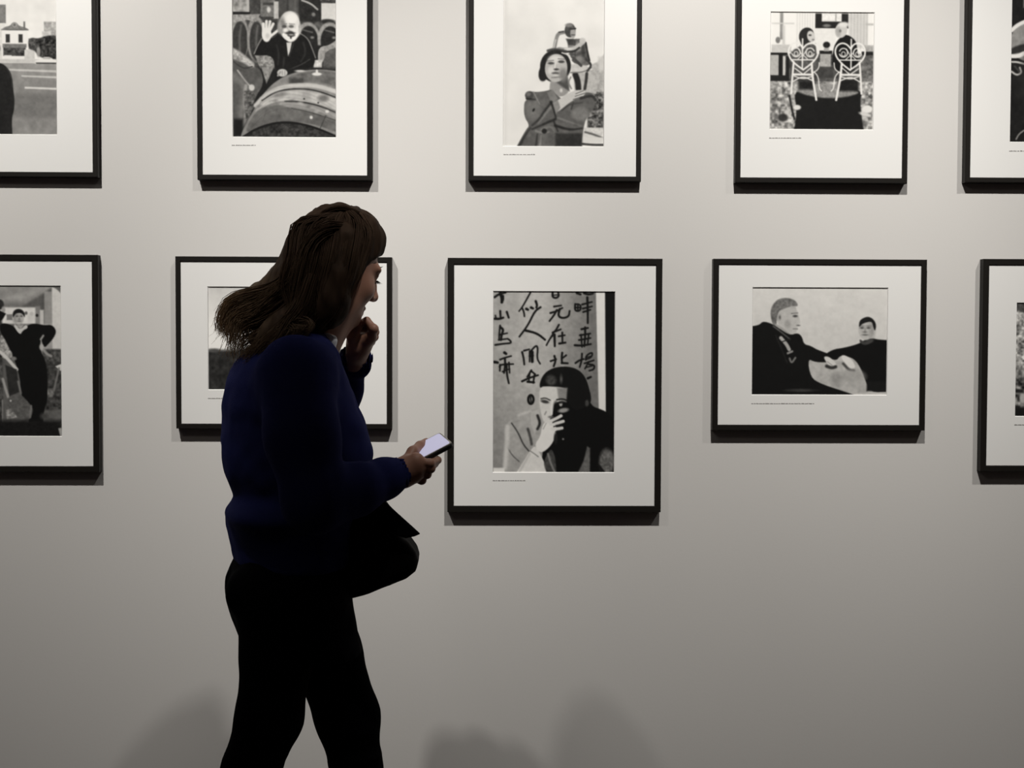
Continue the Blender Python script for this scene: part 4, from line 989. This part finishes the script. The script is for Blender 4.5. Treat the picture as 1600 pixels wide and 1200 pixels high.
def bez(pts, n):
    p = np.array(pts, float)
    t = np.linspace(0, 1, n)[:, None]
    while len(p.shape) == 2 and len(p) > 1:
        if len(p) == 2: return p[0]*(1-t)+p[1]*t
        # Catmull-Rom through the points
        m = len(p)-1
        ti = np.clip(t[:, 0]*m, 0, m-1e-6); k = ti.astype(int); f = (ti-k)[:, None]
        q = np.concatenate([[2*p[0]-p[1]], p, [2*p[-1]-p[-2]]])
        a, b, c, d = q[k], q[k+1], q[k+2], q[k+3]
        return .5*((2*b)+(-a+c)*f+(2*a-5*b+4*c-d)*f*f+(-a+3*b-3*c+d)*f**3)

# locks: centre line, spread along it, number of strands
crown = P(528, 330, .0)
LOCKS = []
def lock(pts, rad, n, tip=0.0, frizz=.002): LOCKS.append(([P(*p) for p in pts], rad, n, tip, frizz))
for d in (-.078, -.060, -.036, -.01, .02, .05):
    k = 1-abs(d)/.11
    lock([(548, 334+30*(1-k), d*.5), (510, 337+24*(1-k), d*.9), (482, 368+16*(1-k), d*1.05), (469, 411, d), (455, 442, d*.9), (412, 468, d*.7), (374, 494, d*.5)], [.008, .012, .013, .015, .018, .020, .018], 95, .6)
    lock([(540, 330+34*(1-k), d*.5), (510, 345+22*(1-k), d*.95), (486, 385, d*1.08), (472, 445, d*1.05), (462, 490, d*.95), (430, 522, d*.9)], [.010, .014, .016, .018, .02, .016], 95, .3)
for d in (-.05, -.02, .01, .035):            # the rounded upper edge of the blown-back ends
    lock([(462, 408, d*.8), (450, 436, d), (424, 453, d), (394, 461, d), (364, 472, d), (349, 496, d*.8), (347, 518, d*.6)], [.012, .014, .014, .014, .014, .013, .010], 85, 1.0, .005)
    lock([(470, 422, d), (452, 450, d), (420, 465, d), (388, 478, d), (364, 496, d), (354, 526, d*.8)], [.018, .020, .018, .016, .014, .012], 85, 1.0, .005)
for e, (ex, ey) in enumerate(((346, 508), (345, 522), (350, 536), (357, 550), (368, 557), (382, 554), (352, 492), (362, 562))):
    d = (-.02, .0, .02, -.03, -.05, -.06, .03, -.02)[e]
    lock([(478, 425, d), (450, 459, d), (408, 470+e*4, d), (372, 482+e*5, d), (ex, ey, d)], [.026, .028, .024, .018, .012], 75, 1.0, .007)
for ex, ey, d in ((380, 560, -.085), (398, 552, -.10), (420, 542, -.105), (442, 532, -.105), (466, 524, -.10), (372, 548, -.06)):      # lying over the shoulder
    lock([(490, 430, -.082), (474, 475, -.088), (452, 505, d*.5-.045), (ex+18, ey-16, d), (ex, ey, d)], [.016, .018, .016, .013, .009], 80, .55, .004)
for d0, x1, x2 in ((-.080, 0, 0), (-.078, -14, -8), (-.084, -28, -18), (-.087, -44, -30), (-.087, -60, -44), (-.083, -76, -58), (-.078, -90, -66)):
    lock([(546+x1*.4, 333+abs(x1)*.1, -.03), (557+x1, 352, d0+.035), (548+x1, 400, d0+.004), (536+x1, 446, d0+.004), (524+x2, 482, d0+.004), (500+x2, 510, d0+.006)], [.008, .013, .013, .013, .012, .010], 110, .15)
for dx in (0, 8, 16):
    lock([(550+dx, 330+dx*.5, .01), (562+dx*.6, 344+dx*.5, -.015), (568+dx*.55, 368, -.030), (562+dx*.4, 400, -.040), (556+dx*.2, 428, -.050), (542, 466, -.058)], [.006, .009, .010, .009, .008, .008], 70, .1)
lock([(550, 331, .02), (574, 343, .03), (587, 358, .035), (590, 373, .045)], [.01, .012, .009, .004], 80, .1)
lock([(545, 327, .03), (572, 338, .05), (588, 352, .06), (591, 368, .07)], [.01, .012, .009, .004], 60, .1)
for d in (-.02, .01, .04):
    lock([(560, 334, d), (536, 325, d), (510, 332, d), (486, 353, d), (469, 385, d), (456, 425, d), (430, 450, d)], [.006, .007, .008, .009, .010, .010, .010], 110, .3)
V, Qd, CC, nv = [], [], [], 0
for pts, rad, n, tip, fz in LOCKS:
    K = 14
    line = bez(pts, K)
    rr = np.interp(np.linspace(0, 1, K), np.linspace(0, 1, len(rad)), rad)
    T = np.gradient(line, axis=0); T /= np.linalg.norm(T, axis=1)[:, None]
    A = np.cross(T, np.array([.2, .9, .3])); A /= np.linalg.norm(A, axis=1)[:, None]
    B = np.cross(T, A)
    for _ in range(n):
        th, rd = _rg.uniform(0, 2*math.pi), math.sqrt(_rg.random())
        L = _rg.uniform(.72, 1.06) if tip > .6 else _rg.uniform(.9, 1.03)
        wig = _rg.normal(0, fz, (4, 3))
        t = np.linspace(0, 1, K)
        off = (A*math.cos(th)+B*math.sin(th))*(rr*rd)[:, None]
        c = line+off
        kk = np.clip(t*L, 0, 1)*(K-1)
        c = np.stack([np.interp(kk, np.arange(K), c[:, i]) for i in range(3)], 1)
        c += np.stack([np.interp(t*3, np.arange(4), wig[:, i]) for i in range(3)], 1)*(t[:, None]**1.2)
        w = (.00085*(1-.75*t**2))[:, None]
        for s in range(3):
            an = 2*math.pi*s/3
            V.append(c+(A*math.cos(an)+B*math.sin(an))*w)
        i = np.arange(K-1)+nv
        for s in range(3):
            a, b = s*K, ((s+1) % 3)*K
            Qd.append(np.stack([i+a, i+b, i+b+1, i+a+1], -1))
        nv += 3*K
        v = _rg.uniform(.7, 1.35)
        f = np.clip(t*1.15-.25, 0, 1)[:, None]*tip
        CC += [(DARK*(1-f)+TIP_BACKLIT*f)*v]*3
sm = fast_mesh(np.concatenate(V), np.concatenate(Qd))
tone_attr(sm, np.concatenate(CC))
link('hair_strands', sm, M_HAIR, person)

# ---------------------------------------------------------------- lashes and brows
M_LASH = material('dark_lash', (.012, .009, .008), .6, .2)
def tuft(name, spikes):
    V, Fq = [], []
    for b, e, w, d in spikes:
        n = len(V)
        V += [b-w, b+w, b+d, e]
        Fq += [(n, n+1, n+3), (n+1, n+2, n+3), (n+2, n, n+3), (n, n+2, n+1)]
    link(name, mesh_from(V, Fq), M_LASH, person, smooth=False)
for s in (-1, 1):
    U = [i/25 for i in range(26)]
    tuft('eyelashes', [(H(.0895-.006*abs(u-.4), s*(.019+u*.026), -.0128), H(.1035-.006*abs(u-.4), s*(.019+u*.028), -.0150), HR @ np.array([0, .0005, 0]), HR @ np.array([0, 0, .0004])) for u in U])
    br = [H(.0925-.010*u*u, s*(.012+u*.036), .013+.006*math.sin(u*2.6)) for u in U]
    tuft('eyebrow', [(b, b+HR @ np.array([.0015, s*.006, .002]), HR @ np.array([0, 0, .0011]), HR @ np.array([.0012, 0, 0])) for b in br])

# ---------------------------------------------------------------- smartphone in her right hand
L_ = np.array([.85, .30, .43]); L_ /= np.linalg.norm(L_)
Wd = np.array([-.43, .82, .28]); Wd -= L_*(Wd @ L_); Wd /= np.linalg.norm(Wd)
Nn = np.cross(L_, Wd)
corner = P(707.5, 691, pd+.014)               # the corner nearest the picture
def slab(l0, l1, w0, w1, n0, n1, bev):
    bm = bmesh.new()
    bmesh.ops.create_cube(bm, size=1)
    for v in bm.verts:
        v.co = Vector(((l0+l1)/2+v.co.x*(l1-l0), (w0+w1)/2+v.co.y*(w1-w0), (n0+n1)/2+v.co.z*(n1-n0)))
    if bev:
        e = [e for e in bm.edges if abs((e.verts[0].co-e.verts[1].co).z) > 1e-6]
        bmesh.ops.bevel(bm, geom=e, offset=bev, segments=5, affect='EDGES', profile=0.5)
        e2 = [e for e in bm.edges if len(e.link_faces) == 2 and e.calc_face_angle(0) > 1.2]
        bmesh.ops.bevel(bm, geom=e2, offset=min(.0015, (n1-n0)*.3), segments=2, affect='EDGES', profile=0.5)
    me = bpy.data.meshes.new('mesh')
    bm.to_mesh(me); bm.free()
    return me
M_CASE = material('phone_case', (.012, .012, .013), .4, .4)
M_RIM = material('phone_rim', (.45, .43, .40), .3, .5, metallic=.8)
M_SCREEN = bpy.data.materials.new('lit_screen')
M_SCREEN.use_nodes = True
_s = M_SCREEN.node_tree.nodes['Principled BSDF']
_s.inputs['Base Color'].default_value = (.05, .05, .06, 1)
_s.inputs['Roughness'].default_value = .12
_s.inputs['Emission Color'].default_value = (.58, .56, .74, 1)
_s.inputs['Emission Strength'].default_value = .78
phone = empty('smartphone', tuple(corner-L_*.06))
PM = Matrix(((L_[0], Wd[0], Nn[0], corner[0]), (L_[1], Wd[1], Nn[1], corner[1]), (L_[2], Wd[2], Nn[2], corner[2]), (0, 0, 0, 1)))
def phone_part(name, me, m):
    me.transform(PM); me.transform(Matrix.Translation(-phone.location))
    return link(name, me, m, phone, smooth=False)
PL, PW, PT = .072, .056, .0105
phone_part('case', slab(-PL, 0, 0, PW, -PT, -.0024, .007), M_CASE)
phone_part('rim', slab(-PL+.001, -.001, .001, PW-.001, -.0024, -.0006, .006), M_RIM)
phone_part('screen', slab(-PL+.004, -.004, .0035, PW-.0035, -.0006, .0, .004), M_SCREEN)['label'] = 'glowing pale lavender screen'
tag(phone, 'smartphone with a lit pale screen held in the woman’s right hand', 'phone')

# ---------------------------------------------------------------- shoulder bag in front of her hip
def inpoly(px, X, Zc):
    p = np.array(px); d = np.full(X.shape, 1e9); ins = np.zeros(X.shape, bool)
    for k in range(len(p)):
        a, b = p[k], p[(k+1) % len(p)]
        e = b-a; wx, wz = X-a[0], Zc-a[1]
        t = np.clip((wx*e[0]+wz*e[1])/(e@e), 0, 1)
        d = np.minimum(d, np.hypot(wx-e[0]*t, wz-e[1]*t))
        c = ((a[1] <= Zc) != (b[1] <= Zc))
        if abs(e[1]) > 1e-9: ins ^= c & ((wx < e[0]*wz/e[1]))
    return np.where(ins, -d, d)
def slab_field(pts, dy, half, r, h, wob=0.0):
    q = [(P(x, y, dy)[0], P(x, y, dy)[2]) for x, y in pts]
    xs, zs = [a[0] for a in q], [a[1] for a in q]
    y0 = WY+dy
    F = Field((min(xs)-.03, y0-half-.03, min(zs)-.03), (max(xs)+.03, y0+half+.03, max(zs)+.03), h)
    X, Y, Zc = np.meshgrid(*F.ax, indexing='ij')
    d2 = inpoly(q, X[:, 0, :], Zc[:, 0, :])[:, None, :]+r
    dyv = np.abs(Y-y0)-half+r
    F.F = (np.minimum(np.maximum(d2, dyv), 0)+np.sqrt(np.maximum(d2, 0)**2+np.maximum(dyv, 0)**2)-r).astype(np.float32)
    if wob: F.F += (wob*vnoise(X, Y, Zc, 22)).astype(np.float32)
    return F
bag = empty('shoulder_bag', tuple(P(600, 910, .0)))
def bag_part(name, ob):
    ob.parent = bag
    ob.matrix_parent_inverse = Matrix.Translation(-bag.location)
    return ob
bag_body = [(532, 800), (575, 782), (597, 782), (612, 802), (628, 832), (640, 842), (651, 857), (655, 871), (651, 885), (636, 898), (612, 909), (582, 919), (552, 927), (532, 928)]
bag_part('bag_body', surf_obj('bag_body', [slab_field(bag_body, .0, .060, .020, .004, .003)], M_LEATHER))
flap = [(573, 779), (599, 780), (616, 797), (636, 815), (657, 834), (648, 838), (634, 841), (618, 836), (600, 815)]
bag_part('flap', surf_obj('flap', [slab_field(flap, -.066, .006, .004, .002)], M_LEATHER))
def strap_field():
    pts = [P(578, 800, .03), P(566, 770, .060), P(568, 735, .075), P(566, 700, .085), P(552, 655, .11), P(535, 620, .13), P(510, 580, .14), P(485, 548, .135), P(462, 540, .140), P(445, 560, .165), P(440, 610, .192), P(443, 700, .188), P(452, 790, .182), P(490, 860, .186), P(530, 888, .140), P(560, 880, .052)]
    F = Field(np.min(pts, 0)-.04, np.max(pts, 0)+.04, .005)
    F.chain(pts, [.009]*len(pts), .004)
    return F
bag_part('strap', surf_obj('strap', [strap_field()], M_LEATHER))
tag(bag, 'black leather shoulder bag with a lifted flap hanging in front of the woman’s hip', 'bag')
